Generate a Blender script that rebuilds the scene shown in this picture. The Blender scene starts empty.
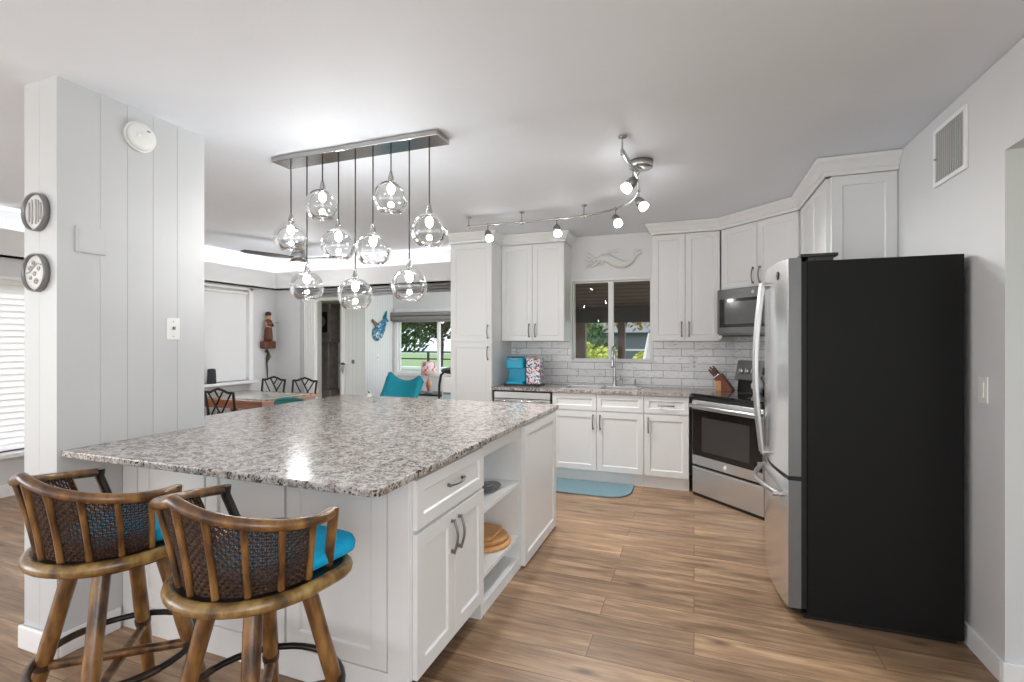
import bpy, bmesh, math, random
from mathutils import Vector, Matrix
random.seed(7)
PI = math.pi
S = bpy.context.scene
COL = S.collection

# ---------------------------------------------------------------- camera
CAM_H = 1.40
FPX = 492.0
YAW = math.atan(182.0 / 492.0)
cam_d = bpy.data.cameras.new('camera'); cam = bpy.data.objects.new('camera', cam_d); COL.objects.link(cam)
cam_d.sensor_width = 36.0; cam_d.lens = 36.0 * FPX / 1024.0
cam_d.clip_start = 0.02; cam_d.clip_end = 400
cam.location = (0, 0, CAM_H); cam.rotation_euler = (PI / 2, 0, YAW)
S.camera = cam

# ---------------------------------------------------------------- world, exposure, large lights
S.view_settings.view_transform = 'Standard'; S.view_settings.look = 'None'
S.view_settings.gamma = 1.0; S.view_settings.use_curve_mapping = False
S.view_settings.exposure = 0.77
S.cycles.use_denoising = True
S.cycles.max_bounces = 10; S.cycles.diffuse_bounces = 6; S.cycles.transparent_max_bounces = 24
S.cycles.caustics_reflective = False; S.cycles.caustics_refractive = False
S.cycles.sample_clamp_indirect = 6
W = bpy.data.worlds.new('sky'); S.world = W; W.use_nodes = True
wn = W.node_tree.nodes; wl = W.node_tree.links; wn.clear()
wo = wn.new('ShaderNodeOutputWorld'); bg = wn.new('ShaderNodeBackground')
tc = wn.new('ShaderNodeTexCoord'); sep = wn.new('ShaderNodeSeparateXYZ'); ramp = wn.new('ShaderNodeValToRGB')
wl.new(tc.outputs['Generated'], sep.inputs[0]); wl.new(sep.outputs['Z'], ramp.inputs[0])
ramp.color_ramp.elements[0].position = 0.0; ramp.color_ramp.elements[0].color = (0.86, 0.90, 0.95, 1)
ramp.color_ramp.elements[1].position = 0.6; ramp.color_ramp.elements[1].color = (0.74, 0.83, 0.97, 1)
wl.new(ramp.outputs[0], bg.inputs[0]); bg.inputs[1].default_value = 1.05
wl.new(bg.outputs[0], wo.inputs[0])

def area(name, loc, rot, sx, sy, power, color=(1, 1, 1)):
    d = bpy.data.lights.new(name, 'AREA'); d.shape = 'RECTANGLE'; d.size = sx; d.size_y = sy
    d.energy = power; d.color = color
    o = bpy.data.objects.new(name, d); COL.objects.link(o); o.location = loc; o.rotation_euler = rot
    return o
# unseen area lamps added to brighten the rooms, standing in for window daylight
area('fill_rear', (-2.2, -3.3, 1.25), (math.radians(128), 0, 0), 6.5, 2.1, 50, (0.99, 0.995, 1.0))  # added lamp in front of the closed rear wall
area('fill_left', (-5.6, -1.7, 1.35), (PI / 2, 0, -PI / 2), 3.0, 1.9, 52, (0.995, 0.998, 1.0))  # added lamp by the unseen end of the left wall
area('fill_right', (1.1, -1.6, 1.4), (PI / 2, 0, PI / 2), 2.6, 1.9, 34, (0.995, 0.998, 1.0))  # added lamp; the right wall has no window here
area('fill_hall', (2.9, 0.2, 1.35), (PI / 2, 0, PI / 2), 2.2, 1.8, 4, (0.995, 0.998, 1.0))  # added lamp, out of view in the hall
area('fill_sunroom', (-2.3, 6.8, 1.3), (PI / 2, 0, PI / 2), 1.9, 2.0, 26, (0.995, 0.998, 1.0))  # added lamp at the sunroom's hidden open side
sun_d = bpy.data.lights.new('sun', 'SUN'); sun_d.energy = 2.2; sun_d.angle = 0.02; sun_d.color = (1.0, 0.97, 0.92)
sun = bpy.data.objects.new('sun', sun_d); COL.objects.link(sun); sun.rotation_euler = Vector((-1.0, 0.12, 0.72)).to_track_quat('Z', 'Y').to_euler()

# ---------------------------------------------------------------- mesh helpers
class MB:
    def __init__(self):
        self.v = []; self.f = []; self.sm = []; self.uv = None
    def add(self, vs, fs, smooth=False):
        n = len(self.v); self.v += [tuple(p) for p in vs]
        for q in fs: self.f.append(tuple(i + n for i in q)); self.sm.append(smooth)
        return self
    def box(self, x0, x1, y0, y1, z0, z1):
        x0, x1 = min(x0, x1), max(x0, x1); y0, y1 = min(y0, y1), max(y0, y1); z0, z1 = min(z0, z1), max(z0, z1)
        vs = [(x0, y0, z0), (x1, y0, z0), (x1, y1, z0), (x0, y1, z0), (x0, y0, z1), (x1, y0, z1), (x1, y1, z1), (x0, y1, z1)]
        return self.add(vs, [(3, 2, 1, 0), (4, 5, 6, 7), (0, 1, 5, 4), (1, 2, 6, 5), (2, 3, 7, 6), (3, 0, 4, 7)])
    def prism(self, poly, z0, z1):
        n = len(poly)
        a = sum(poly[i][0] * poly[(i + 1) % n][1] - poly[(i + 1) % n][0] * poly[i][1] for i in range(n))
        if a < 0: poly = poly[::-1]
        vs = [(x, y, z0) for x, y in poly] + [(x, y, z1) for x, y in poly]
        fs = [tuple(reversed(range(n))), tuple(range(n, 2 * n))] + [(i, (i + 1) % n, n + (i + 1) % n, n + i) for i in range(n)]
        return self.add(vs, fs)
    def extr(self, poly, frm, to):
        """poly of 3-D points in a plane, extruded by the vector to-frm"""
        n = len(poly); d = Vector(to) - Vector(frm)
        vs = [Vector(p) for p in poly] + [Vector(p) + d for p in poly]
        fs = [tuple(reversed(range(n))), tuple(range(n, 2 * n))] + [(i, (i + 1) % n, n + (i + 1) % n, n + i) for i in range(n)]
        return self.add(vs, fs)
    def tube(self, pts, r, seg=8, closed=False, cap=True, squash=None):
        P = [Vector(p) for p in pts]; n = len(P)
        rr = r if isinstance(r, (list, tuple)) else [r] * n
        T = []
        for i in range(n):
            if closed: t = P[(i + 1) % n] - P[i - 1]
            elif i == 0: t = P[1] - P[0]
            elif i == n - 1: t = P[-1] - P[-2]
            else: t = (P[i + 1] - P[i]).normalized() + (P[i] - P[i - 1]).normalized()
            T.append(t.normalized())
        up = Vector((0, 0, 1)) if abs(T[0].z) < 0.9 else Vector((1, 0, 0))
        nrm = (up - T[0] * up.dot(T[0])).normalized()
        vs = []
        for i in range(n):
            nrm = nrm - T[i] * nrm.dot(T[i])
            if nrm.length < 1e-6: nrm = T[i].orthogonal()
            nrm.normalize(); b = T[i].cross(nrm)
            for k in range(seg):
                a = 2 * PI * k / seg
                vs.append(P[i] + (nrm * math.cos(a) * (squash or 1) + b * math.sin(a)) * rr[i])
        fs = []
        m = n if closed else n - 1
        for i in range(m):
            j = (i + 1) % n
            for k in range(seg):
                l = (k + 1) % seg
                fs.append((i * seg + k, i * seg + l, j * seg + l, j * seg + k))
        self.add(vs, fs, True)
        if cap and not closed:
            self.add(vs[:seg], [tuple(reversed(range(seg)))]); self.add(vs[-seg:], [tuple(range(seg))])
        return self
    def lathe(self, prof, c=(0, 0, 0), seg=24, axis='z', smooth=True, sx=1, sy=1):
        vs = []
        for (r, h) in prof:
            for k in range(seg):
                a = 2 * PI * k / seg; x = r * math.cos(a) * sx; y = r * math.sin(a) * sy
                if axis == 'z': p = (c[0] + x, c[1] + y, c[2] + h)
                elif axis == 'y': p = (c[0] + x, c[1] - h, c[2] + y)
                else: p = (c[0] + h, c[1] + x, c[2] + y)
                vs.append(p)
        fs = []
        for i in range(len(prof) - 1):
            for k in range(seg):
                l = (k + 1) % seg
                fs.append((i * seg + k, i * seg + l, (i + 1) * seg + l, (i + 1) * seg + k))
        n = len(prof)
        if prof[0][0] > 1e-5: fs.append(tuple(reversed(range(seg))))
        if prof[-1][0] > 1e-5: fs.append(tuple(range((n - 1) * seg, n * seg)))
        return self.add(vs, fs, smooth)
    def cyl(self, c, r, h, seg=20, axis='z'):
        return self.lathe([(r, 0), (r, h)], c, seg, axis, smooth=False)
    def ell(self, c, rx, ry, rz, seg=16, rings=10, M=None):
        vs = []; fs = []
        for i in range(rings + 1):
            ph = PI * i / rings
            for k in range(seg):
                a = 2 * PI * k / seg
                p = Vector((rx * math.sin(ph) * math.cos(a), ry * math.sin(ph) * math.sin(a), -rz * math.cos(ph)))
                if M: p = M @ p
                vs.append(p + Vector(c))
        for i in range(rings):
            for k in range(seg):
                l = (k + 1) % seg
                fs.append((i * seg + k, i * seg + l, (i + 1) * seg + l, (i + 1) * seg + k))
        return self.add(vs, fs, True)
    def xform(self, M, start=0):
        self.v[start:] = [tuple(M @ Vector(p)) for p in self.v[start:]]
        return self
    def shaker(self, x0, x1, z0, z1, y=0.0, th=0.02, st=0.055, dp=0.009):
        """raised frame door, front face at y - th, back at y"""
        yf = y - th; s = min(st, (x1 - x0) * 0.3, (z1 - z0) * 0.3); b = 0.006
        o = [(x0, yf, z0), (x1, yf, z0), (x1, yf, z1), (x0, yf, z1)]
        i1 = [(x0 + s, yf, z0 + s), (x1 - s, yf, z0 + s), (x1 - s, yf, z1 - s), (x0 + s, yf, z1 - s)]
        t = s + b
        i2 = [(x0 + t, yf + dp, z0 + t), (x1 - t, yf + dp, z0 + t), (x1 - t, yf + dp, z1 - t), (x0 + t, yf + dp, z1 - t)]
        k = [(x0, y, z0), (x1, y, z0), (x1, y, z1), (x0, y, z1)]
        fs = []
        for j in range(4):
            l = (j + 1) % 4
            fs += [(j, l, 4 + l, 4 + j), (4 + j, 4 + l, 8 + l, 8 + j), (12 + j, 12 + l, l, j)]
        fs += [(8, 9, 10, 11), (15, 14, 13, 12)]
        return self.add(o + i1 + i2 + k, fs)
    def build(self, name, mat, parent=None, bevel=0.0, bseg=2, loc=None, rotz=0, weld=False, **props):
        me = bpy.data.meshes.new(name); me.from_pydata(self.v, [], self.f)
        me.polygons.foreach_set('use_smooth', self.sm)
        if isinstance(mat, (list, tuple)):
            for m in mat: me.materials.append(m)
        else: me.materials.append(mat)
        me.update()
        if weld:
            bm = bmesh.new(); bm.from_mesh(me); bmesh.ops.remove_doubles(bm, verts=bm.verts, dist=1e-5); bm.to_mesh(me); bm.free()
        o = bpy.data.objects.new(name, me); COL.objects.link(o)
        if parent is not None: o.parent = parent
        if loc is not None: o.location = loc
        if rotz: o.rotation_euler = (0, 0, rotz)
        if bevel:
            m = o.modifiers.new('bevel', 'BEVEL'); m.width = bevel; m.segments = bseg; m.limit_method = 'ANGLE'; m.angle_limit = 0.6
        for k, val in props.items(): o[k] = val
        return o

def thing(name, label, cat, loc=(0, 0, 0), rotz=0, group=None):
    o = bpy.data.objects.new(name, None); COL.objects.link(o); o.empty_display_size = 0.05
    o.location = loc; o.rotation_euler = (0, 0, rotz); o['label'] = label; o['category'] = cat
    if group: o['group'] = group
    return o
def tag(o, label, cat, group=None, kind=None):
    o['label'] = label; o['category'] = cat
    if group: o['group'] = group
    if kind: o['kind'] = kind
    return o
def struct(o):
    o['kind'] = 'structure'; return o
def dup(root, loc, rotz, label, group=None):
    r = root.copy(); COL.objects.link(r); r.location = loc; r.rotation_euler = (0, 0, rotz); r['label'] = label
    if group: r['group'] = group
    for ch in list(root.children):
        c = ch.copy(); COL.objects.link(c); c.parent = r
        for g in list(ch.children):
            d = g.copy(); COL.objects.link(d); d.parent = c
    return r
def arc(cx, cy, r, a0, a1, n):
    return [(cx + r * math.cos(a0 + (a1 - a0) * i / n), cy + r * math.sin(a0 + (a1 - a0) * i / n)) for i in range(n + 1)]

# ---------------------------------------------------------------- materials
def lin(r, g, b):
    def c(u):
        u /= 255.0
        return u / 12.92 if u <= 0.04045 else ((u + 0.055) / 1.055) ** 2.4
    return (c(r), c(g), c(b), 1)
def base_mat(name):
    m = bpy.data.materials.new(name); m.use_nodes = True
    return m, m.node_tree.nodes, m.node_tree.links, m.node_tree.nodes['Principled BSDF']
def coords(N, L, scale=(1, 1, 1), rot=(0, 0, 0)):
    t = N.new('ShaderNodeTexCoord'); mp = N.new('ShaderNodeMapping'); L.new(t.outputs['Object'], mp.inputs[0])
    mp.inputs['Scale'].default_value = scale; mp.inputs['Rotation'].default_value = rot
    return mp.outputs[0]
def plain(name, col, rough=0.5, metal=0.0, var=0.04, scale=12, bump=0.0, bscale=200, spec=0.5, stretch=(1, 1, 1), coat=0.0):
    m, N, L, P = base_mat(name)
    P.inputs['Roughness'].default_value = rough; P.inputs['Metallic'].default_value = metal
    P.inputs['Specular IOR Level'].default_value = spec
    if coat: P.inputs['Coat Weight'].default_value = coat; P.inputs['Coat Roughness'].default_value = 0.08
    v = coords(N, L, stretch)
    n = N.new('ShaderNodeTexNoise'); n.inputs['Scale'].default_value = scale; n.inputs['Detail'].default_value = 4
    L.new(v, n.inputs['Vector'])
    r = N.new('ShaderNodeValToRGB'); L.new(n.outputs['Fac'], r.inputs[0])
    a = tuple(min(1, c * (1 - var)) for c in col[:3]) + (1,); b = tuple(min(1, c * (1 + var)) for c in col[:3]) + (1,)
    r.color_ramp.elements[0].position = 0.3; r.color_ramp.elements[0].color = a
    r.color_ramp.elements[1].position = 0.7; r.color_ramp.elements[1].color = b
    L.new(r.outputs[0], P.inputs['Base Color'])
    if bump:
        n2 = N.new('ShaderNodeTexNoise'); n2.inputs['Scale'].default_value = bscale; n2.inputs['Detail'].default_value = 3
        L.new(v, n2.inputs['Vector'])
        bp = N.new('ShaderNodeBump'); bp.inputs['Strength'].default_value = bump; bp.inputs['Distance'].default_value = 0.002
        L.new(n2.outputs['Fac'], bp.inputs['Height']); L.new(bp.outputs[0], P.inputs['Normal'])
    return m
def glow(name, col, strength):
    m, N, L, P = base_mat(name)
    P.inputs['Base Color'].default_value = col; P.inputs['Emission Color'].default_value = col
    P.inputs['Emission Strength'].default_value = strength
    return m
def steel(name, col, rough, stretch, amt=0.12):
    m, N, L, P = base_mat(name)
    P.inputs['Metallic'].default_value = 1.0; P.inputs['Base Color'].default_value = col
    v = coords(N, L, stretch)
    n = N.new('ShaderNodeTexNoise'); n.inputs['Scale'].default_value = 30; n.inputs['Detail'].default_value = 5; L.new(v, n.inputs['Vector'])
    mr = N.new('ShaderNodeMapRange'); mr.inputs['To Min'].default_value = rough - amt / 2; mr.inputs['To Max'].default_value = rough + amt / 2
    L.new(n.outputs['Fac'], mr.inputs[0]); L.new(mr.outputs[0], P.inputs['Roughness'])
    bp = N.new('ShaderNodeBump'); bp.inputs['Strength'].default_value = 0.02; bp.inputs['Distance'].default_value = 0.0005
    L.new(n.outputs['Fac'], bp.inputs['Height']); L.new(bp.outputs[0], P.inputs['Normal'])
    return m
def thin_glass(name, tint=(0.97, 0.98, 0.98, 1), rim=0.85, base=0.04, power=0.35, rough=0.02):
    m, N, L, P = base_mat(name); N.remove(P)
    out = N['Material Output']
    tr = N.new('ShaderNodeBsdfTransparent'); tr.inputs[0].default_value = tint
    gl = N.new('ShaderNodeBsdfGlossy'); gl.inputs['Roughness'].default_value = rough; gl.inputs['Color'].default_value = (1, 1, 1, 1)
    lw = N.new('ShaderNodeLayerWeight'); lw.inputs['Blend'].default_value = power
    mr = N.new('ShaderNodeMapRange'); mr.inputs['To Min'].default_value = base; mr.inputs['To Max'].default_value = rim
    L.new(lw.outputs['Fresnel'], mr.inputs[0])
    mx = N.new('ShaderNodeMixShader'); L.new(mr.outputs[0], mx.inputs[0]); L.new(tr.outputs[0], mx.inputs[1]); L.new(gl.outputs[0], mx.inputs[2])
    L.new(mx.outputs[0], out.inputs[0])
    return m
def granite():
    m, N, L, P = base_mat('speckled_granite')
    v = coords(N, L)
    def noise(scale, det=4, rough=0.6):
        n = N.new('ShaderNodeTexNoise'); n.inputs['Scale'].default_value = scale; n.inputs['Detail'].default_value = det
        n.inputs['Roughness'].default_value = rough; L.new(v, n.inputs['Vector']); return n.outputs['Fac']
    def ramp(src, stops):
        r = N.new('ShaderNodeValToRGB'); L.new(src, r.inputs[0]); e = r.color_ramp.elements
        e[0].position, e[0].color = stops[0]; e[1].position, e[1].color = stops[-1]
        for p, c in stops[1:-1]:
            x = e.new(p); x.color = c
        return r.outputs[0]
    def mix(fac, a, b):
        x = N.new('ShaderNodeMix'); x.data_type = 'RGBA'; L.new(fac, x.inputs[0]); L.new(a, x.inputs[6]) if not isinstance(a, tuple) else None
        if isinstance(a, tuple): x.inputs[6].default_value = a
        if isinstance(b, tuple): x.inputs[7].default_value = b
        else: L.new(b, x.inputs[7])
        return x.outputs[2]
    ground = ramp(noise(26, 4), [(0.32, lin(132, 119, 113)), (0.44, lin(169, 162, 156)), (0.58, lin(200, 196, 190)), (0.75, lin(160, 154, 150))])
    brown = ramp(noise(55, 3, 0.7), [(0.57, (0, 0, 0, 1)), (0.64, (1, 1, 1, 1))])
    c1 = mix(brown, ground, lin(122, 104, 98))
    vo = N.new('ShaderNodeTexVoronoi'); vo.inputs['Scale'].default_value = 125; L.new(v, vo.inputs['Vector'])
    sp = ramp(vo.outputs['Color'], [(0.66, (0, 0, 0, 1)), (0.70, (1, 1, 1, 1))])
    cl = ramp(noise(17, 3), [(0.46, (0, 0, 0, 1)), (0.56, (1, 1, 1, 1))])
    ml = N.new('ShaderNodeMath'); ml.operation = 'MULTIPLY'; L.new(sp, ml.inputs[0]); L.new(cl, ml.inputs[1])
    c2 = mix(ml.outputs[0], c1, lin(48, 42, 42))
    vo2 = N.new('ShaderNodeTexVoronoi'); vo2.inputs['Scale'].default_value = 160; L.new(v, vo2.inputs['Vector'])
    sp2 = ramp(vo2.outputs['Color'], [(0.78, (0, 0, 0, 1)), (0.81, (1, 1, 1, 1))])
    c3 = mix(sp2, c2, lin(84, 76, 74))
    L.new(c3, P.inputs['Base Color']); P.inputs['Roughness'].default_value = 0.17
    return m
def floor_mat():
    m, N, L, P = base_mat('oak_plank_floor')
    v = coords(N, L)
    br = N.new('ShaderNodeTexBrick'); L.new(v, br.inputs['Vector'])
    br.offset = 0.37; br.squash = 1.0
    br.inputs['Scale'].default_value = 1.0; br.inputs['Brick Width'].default_value = 1.22; br.inputs['Row Height'].default_value = 0.18
    br.inputs['Mortar Size'].default_value = 0.0016; br.inputs['Mortar Smooth'].default_value = 0.1; br.inputs['Bias'].default_value = 0.0
    br.inputs['Color1'].default_value = (0, 0, 0, 1); br.inputs['Color2'].default_value = (1, 1, 1, 1); br.inputs['Mortar'].default_value = (0, 0, 0, 1)
    # grain, shifted from plank to plank
    sc = N.new('ShaderNodeVectorMath'); sc.operation = 'MULTIPLY_ADD'; L.new(br.outputs['Color'], sc.inputs[0])
    sc.inputs[1].default_value = (7.3, 3.1, 5.7); L.new(v, sc.inputs[2])
    mp = N.new('ShaderNodeMapping'); mp.inputs['Scale'].default_value = (0.9, 8.5, 1); L.new(sc.outputs[0], mp.inputs[0])
    n = N.new('ShaderNodeTexNoise'); n.inputs['Scale'].default_value = 2.7; n.inputs['Detail'].default_value = 10; n.inputs['Roughness'].default_value = 0.62
    n.inputs['Distortion'].default_value = 0.25; L.new(mp.outputs[0], n.inputs['Vector'])
    r = N.new('ShaderNodeValToRGB'); L.new(n.outputs['Fac'], r.inputs[0]); e = r.color_ramp.elements
    e[0].position = 0.24; e[0].color = lin(104, 80, 61); e[1].position = 0.78; e[1].color = lin(192, 161, 129)
    x = e.new(0.44); x.color = lin(144, 115, 89); x = e.new(0.60); x.color = lin(169, 139, 110)
    bw = N.new('ShaderNodeRGBToBW'); L.new(br.outputs['Color'], bw.inputs[0])
    mr = N.new('ShaderNodeMapRange'); mr.inputs['To Min'].default_value = 0.80; mr.inputs['To Max'].default_value = 1.14; L.new(bw.outputs[0], mr.inputs[0])
    mu = N.new('ShaderNodeVectorMath'); mu.operation = 'SCALE'; L.new(r.outputs[0], mu.inputs[0]); L.new(mr.outputs[0], mu.inputs['Scale'])
    fg = N.new('ShaderNodeTexNoise'); fg.inputs['Scale'].default_value = 1.0; fg.inputs['Detail'].default_value = 8; fg.inputs['Roughness'].default_value = 0.75
    mf = N.new('ShaderNodeMapping'); mf.inputs['Scale'].default_value = (4, 60, 1); L.new(sc.outputs[0], mf.inputs[0]); L.new(mf.outputs[0], fg.inputs['Vector'])
    fr = N.new('ShaderNodeMapRange'); fr.inputs['From Min'].default_value = 0.3; fr.inputs['From Max'].default_value = 0.7; fr.inputs['To Min'].default_value = 0.78; fr.inputs['To Max'].default_value = 1.18; L.new(fg.outputs['Fac'], fr.inputs[0])
    cg = N.new('ShaderNodeTexNoise'); cg.inputs['Scale'].default_value = 2.2; cg.inputs['Detail'].default_value = 3; mc = N.new('ShaderNodeMapping'); mc.inputs['Scale'].default_value = (0.9, 2.2, 1); L.new(sc.outputs[0], mc.inputs[0]); L.new(mc.outputs[0], cg.inputs['Vector'])
    cr = N.new('ShaderNodeMapRange'); cr.inputs['From Min'].default_value = 0.3; cr.inputs['From Max'].default_value = 0.7; cr.inputs['To Min'].default_value = 0.80; cr.inputs['To Max'].default_value = 1.15; L.new(cg.outputs['Fac'], cr.inputs[0])
    mm = N.new('ShaderNodeMath'); mm.operation = 'MULTIPLY'; L.new(fr.outputs[0], mm.inputs[0]); L.new(cr.outputs[0], mm.inputs[1])
    mu2 = N.new('ShaderNodeVectorMath'); mu2.operation = 'SCALE'; L.new(mu.outputs[0], mu2.inputs[0]); L.new(mm.outputs[0], mu2.inputs['Scale']); mu = mu2
    # knots
    mk = N.new('ShaderNodeMapping'); mk.inputs['Scale'].default_value = (1.6, 4.5, 1); L.new(sc.outputs[0], mk.inputs[0])
    vo = N.new('ShaderNodeTexVoronoi'); vo.inputs['Scale'].default_value = 1.3; L.new(mk.outputs[0], vo.inputs['Vector'])
    kr = N.new('ShaderNodeValToRGB'); L.new(vo.outputs['Distance'], kr.inputs[0])
    kr.color_ramp.elements[0].position = 0.03; kr.color_ramp.elements[0].color = (0.8, 0.8, 0.8, 1)
    kr.color_ramp.elements[1].position = 0.17; kr.color_ramp.elements[1].color = (0, 0, 0, 1)
    mx = N.new('ShaderNodeMix'); mx.data_type = 'RGBA'; L.new(kr.outputs[0], mx.inputs[0]); L.new(mu.outputs[0], mx.inputs[6]); mx.inputs[7].default_value = lin(72, 50, 36)
    m2 = N.new('ShaderNodeMix'); m2.data_type = 'RGBA'; L.new(br.outputs['Fac'], m2.inputs[0]); L.new(mx.outputs[2], m2.inputs[6]); m2.inputs[7].default_value = lin(92, 70, 54)
    L.new(m2.outputs[2], P.inputs['Base Color'])
    P.inputs['Roughness'].default_value = 0.36; P.inputs['Specular IOR Level'].default_value = 0.45
    bp = N.new('ShaderNodeBump'); bp.inputs['Strength'].default_value = 0.12; bp.inputs['Distance'].default_value = 0.002
    L.new(n.outputs['Fac'], bp.inputs['Height']); L.new(bp.outputs[0], P.inputs['Normal'])
    return m
def tile_mat():
    m, N, L, P = base_mat('veined_subway_tile')
    t = N.new('ShaderNodeTexCoord'); s = N.new('ShaderNodeSeparateXYZ'); c = N.new('ShaderNodeCombineXYZ')
    L.new(t.outputs['Object'], s.inputs[0]); L.new(s.outputs['X'], c.inputs['X']); L.new(s.outputs['Z'], c.inputs['Y'])
    br = N.new('ShaderNodeTexBrick'); L.new(c.outputs[0], br.inputs['Vector']); br.offset = 0.4
    br.inputs['Scale'].default_value = 1.0; br.inputs['Brick Width'].default_value = 0.305; br.inputs['Row Height'].default_value = 0.0775
    br.inputs['Mortar Size'].default_value = 0.0028; br.inputs['Mortar Smooth'].default_value = 0.2; br.inputs['Bias'].default_value = 0
    br.inputs['Color1'].default_value = lin(246, 246, 247); br.inputs['Color2'].default_value = lin(228, 228, 229); br.inputs['Mortar'].default_value = lin(150, 150, 152)
    n = N.new('ShaderNodeTexNoise'); n.inputs['Scale'].default_value = 9; n.inputs['Detail'].default_value = 6; n.inputs['Distortion'].default_value = 1.8
    mp = N.new('ShaderNodeMapping'); mp.inputs['Scale'].default_value = (1, 1, 3); L.new(t.outputs['Object'], mp.inputs[0]); L.new(mp.outputs[0], n.inputs['Vector'])
    r = N.new('ShaderNodeValToRGB'); L.new(n.outputs['Fac'], r.inputs[0])
    r.color_ramp.elements[0].position = 0.33; r.color_ramp.elements[0].color = (0.74, 0.74, 0.75, 1)
    r.color_ramp.elements[1].position = 0.46; r.color_ramp.elements[1].color = (1, 1, 1, 1)
    mx = N.new('ShaderNodeMix'); mx.data_type = 'RGBA'; mx.blend_type = 'MULTIPLY'; mx.inputs[0].default_value = 1
    L.new(br.outputs['Color'], mx.inputs[6]); L.new(r.outputs[0], mx.inputs[7]); L.new(mx.outputs[2], P.inputs['Base Color'])
    P.inputs['Roughness'].default_value = 0.16
    bp = N.new('ShaderNodeBump'); bp.inputs['Strength'].default_value = 0.5; bp.inputs['Distance'].default_value = 0.002; bp.invert = True
    L.new(br.outputs['Fac'], bp.inputs['Height']); L.new(bp.outputs[0], P.inputs['Normal'])
    return m
def stripes(name, col, groove, pitch, width=0.06, axis='Y', rough=0.4):
    """painted boards with thin V grooves"""
    m, N, L, P = base_mat(name)
    t = N.new('ShaderNodeTexCoord'); s = N.new('ShaderNodeSeparateXYZ'); L.new(t.outputs['Object'], s.inputs[0])
    d = N.new('ShaderNodeMath'); d.operation = 'DIVIDE'; L.new(s.outputs[axis], d.inputs[0]); d.inputs[1].default_value = pitch
    f = N.new('ShaderNodeMath'); f.operation = 'FRACT'; L.new(d.outputs[0], f.inputs[0])
    c = N.new('ShaderNodeMath'); c.operation = 'LESS_THAN'; L.new(f.outputs[0], c.inputs[0]); c.inputs[1].default_value = width
    mx = N.new('ShaderNodeMix'); mx.data_type = 'RGBA'; L.new(c.outputs[0], mx.inputs[0]); mx.inputs[6].default_value = col; mx.inputs[7].default_value = groove
    L.new(mx.outputs[2], P.inputs['Base Color']); P.inputs['Roughness'].default_value = rough
    bp = N.new('ShaderNodeBump'); bp.inputs['Strength'].default_value = 0.4; bp.inputs['Distance'].default_value = 0.003; bp.invert = True
    L.new(c.outputs[0], bp.inputs['Height']); L.new(bp.outputs[0], P.inputs['Normal'])
    return m
def bamboo(name, c0, c1, c2):
    m, N, L, P = base_mat(name)
    v = coords(N, L, (1, 1, 0.35))
    n = N.new('ShaderNodeTexNoise'); n.inputs['Scale'].default_value = 22; n.inputs['Detail'].default_value = 5; L.new(v, n.inputs['Vector'])
    r = N.new('ShaderNodeValToRGB'); L.new(n.outputs['Fac'], r.inputs[0]); e = r.color_ramp.elements
    e[0].position = 0.33; e[0].color = c0; e[1].position = 0.68; e[1].color = c2; x = e.new(0.5); x.color = c1
    L.new(r.outputs[0], P.inputs['Base Color']); P.inputs['Roughness'].default_value = 0.28; P.inputs['Coat Weight'].default_value = 0.3
    return m
def foliage_mat(name, a, b, c):
    m, N, L, P = base_mat(name)
    v = coords(N, L)
    n = N.new('ShaderNodeTexNoise'); n.inputs['Scale'].default_value = 5; n.inputs['Detail'].default_value = 6; n.inputs['Roughness'].default_value = 0.8; L.new(v, n.inputs['Vector'])
    r = N.new('ShaderNodeValToRGB'); L.new(n.outputs['Fac'], r.inputs[0]); e = r.color_ramp.elements
    e[0].position = 0.35; e[0].color = a; e[1].position = 0.65; e[1].color = c; x = e.new(0.5); x.color = b
    L.new(r.outputs[0], P.inputs['Base Color']); P.inputs['Roughness'].default_value = 0.6
    return m
def blind_mat(name, col, tr=0.55):
    m, N, L, P = base_mat(name); N.remove(P); out = N['Material Output']
    d = N.new('ShaderNodeBsdfDiffuse'); d.inputs[0].default_value = col
    t = N.new('ShaderNodeBsdfTranslucent'); t.inputs[0].default_value = col
    mx = N.new('ShaderNodeMixShader'); mx.inputs[0].default_value = tr
    L.new(d.outputs[0], mx.inputs[1]); L.new(t.outputs[0], mx.inputs[2]); L.new(mx.outputs[0], out.inputs[0])
    return m
def confetti(name, ground, cols, scale):
    m, N, L, P = base_mat(name)
    v = coords(N, L)
    vo = N.new('ShaderNodeTexVoronoi'); vo.inputs['Scale'].default_value = scale; L.new(v, vo.inputs['Vector'])
    bw = N.new('ShaderNodeSeparateColor'); L.new(vo.outputs['Color'], bw.inputs[0])
    r = N.new('ShaderNodeValToRGB'); r.color_ramp.interpolation = 'CONSTANT'; L.new(bw.outputs[0], r.inputs[0]); e = r.color_ramp.elements
    e[0].position = 0; e[0].color = ground; e[1].position = 0.4; e[1].color = cols[0]
    for i, c in enumerate(cols[1:]):
        x = e.new(0.4 + 0.6 * (i + 1) / len(cols)); x.color = c
    L.new(r.outputs[0], P.inputs['Base Color']); P.inputs['Roughness'].default_value = 0.6
    return m

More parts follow.
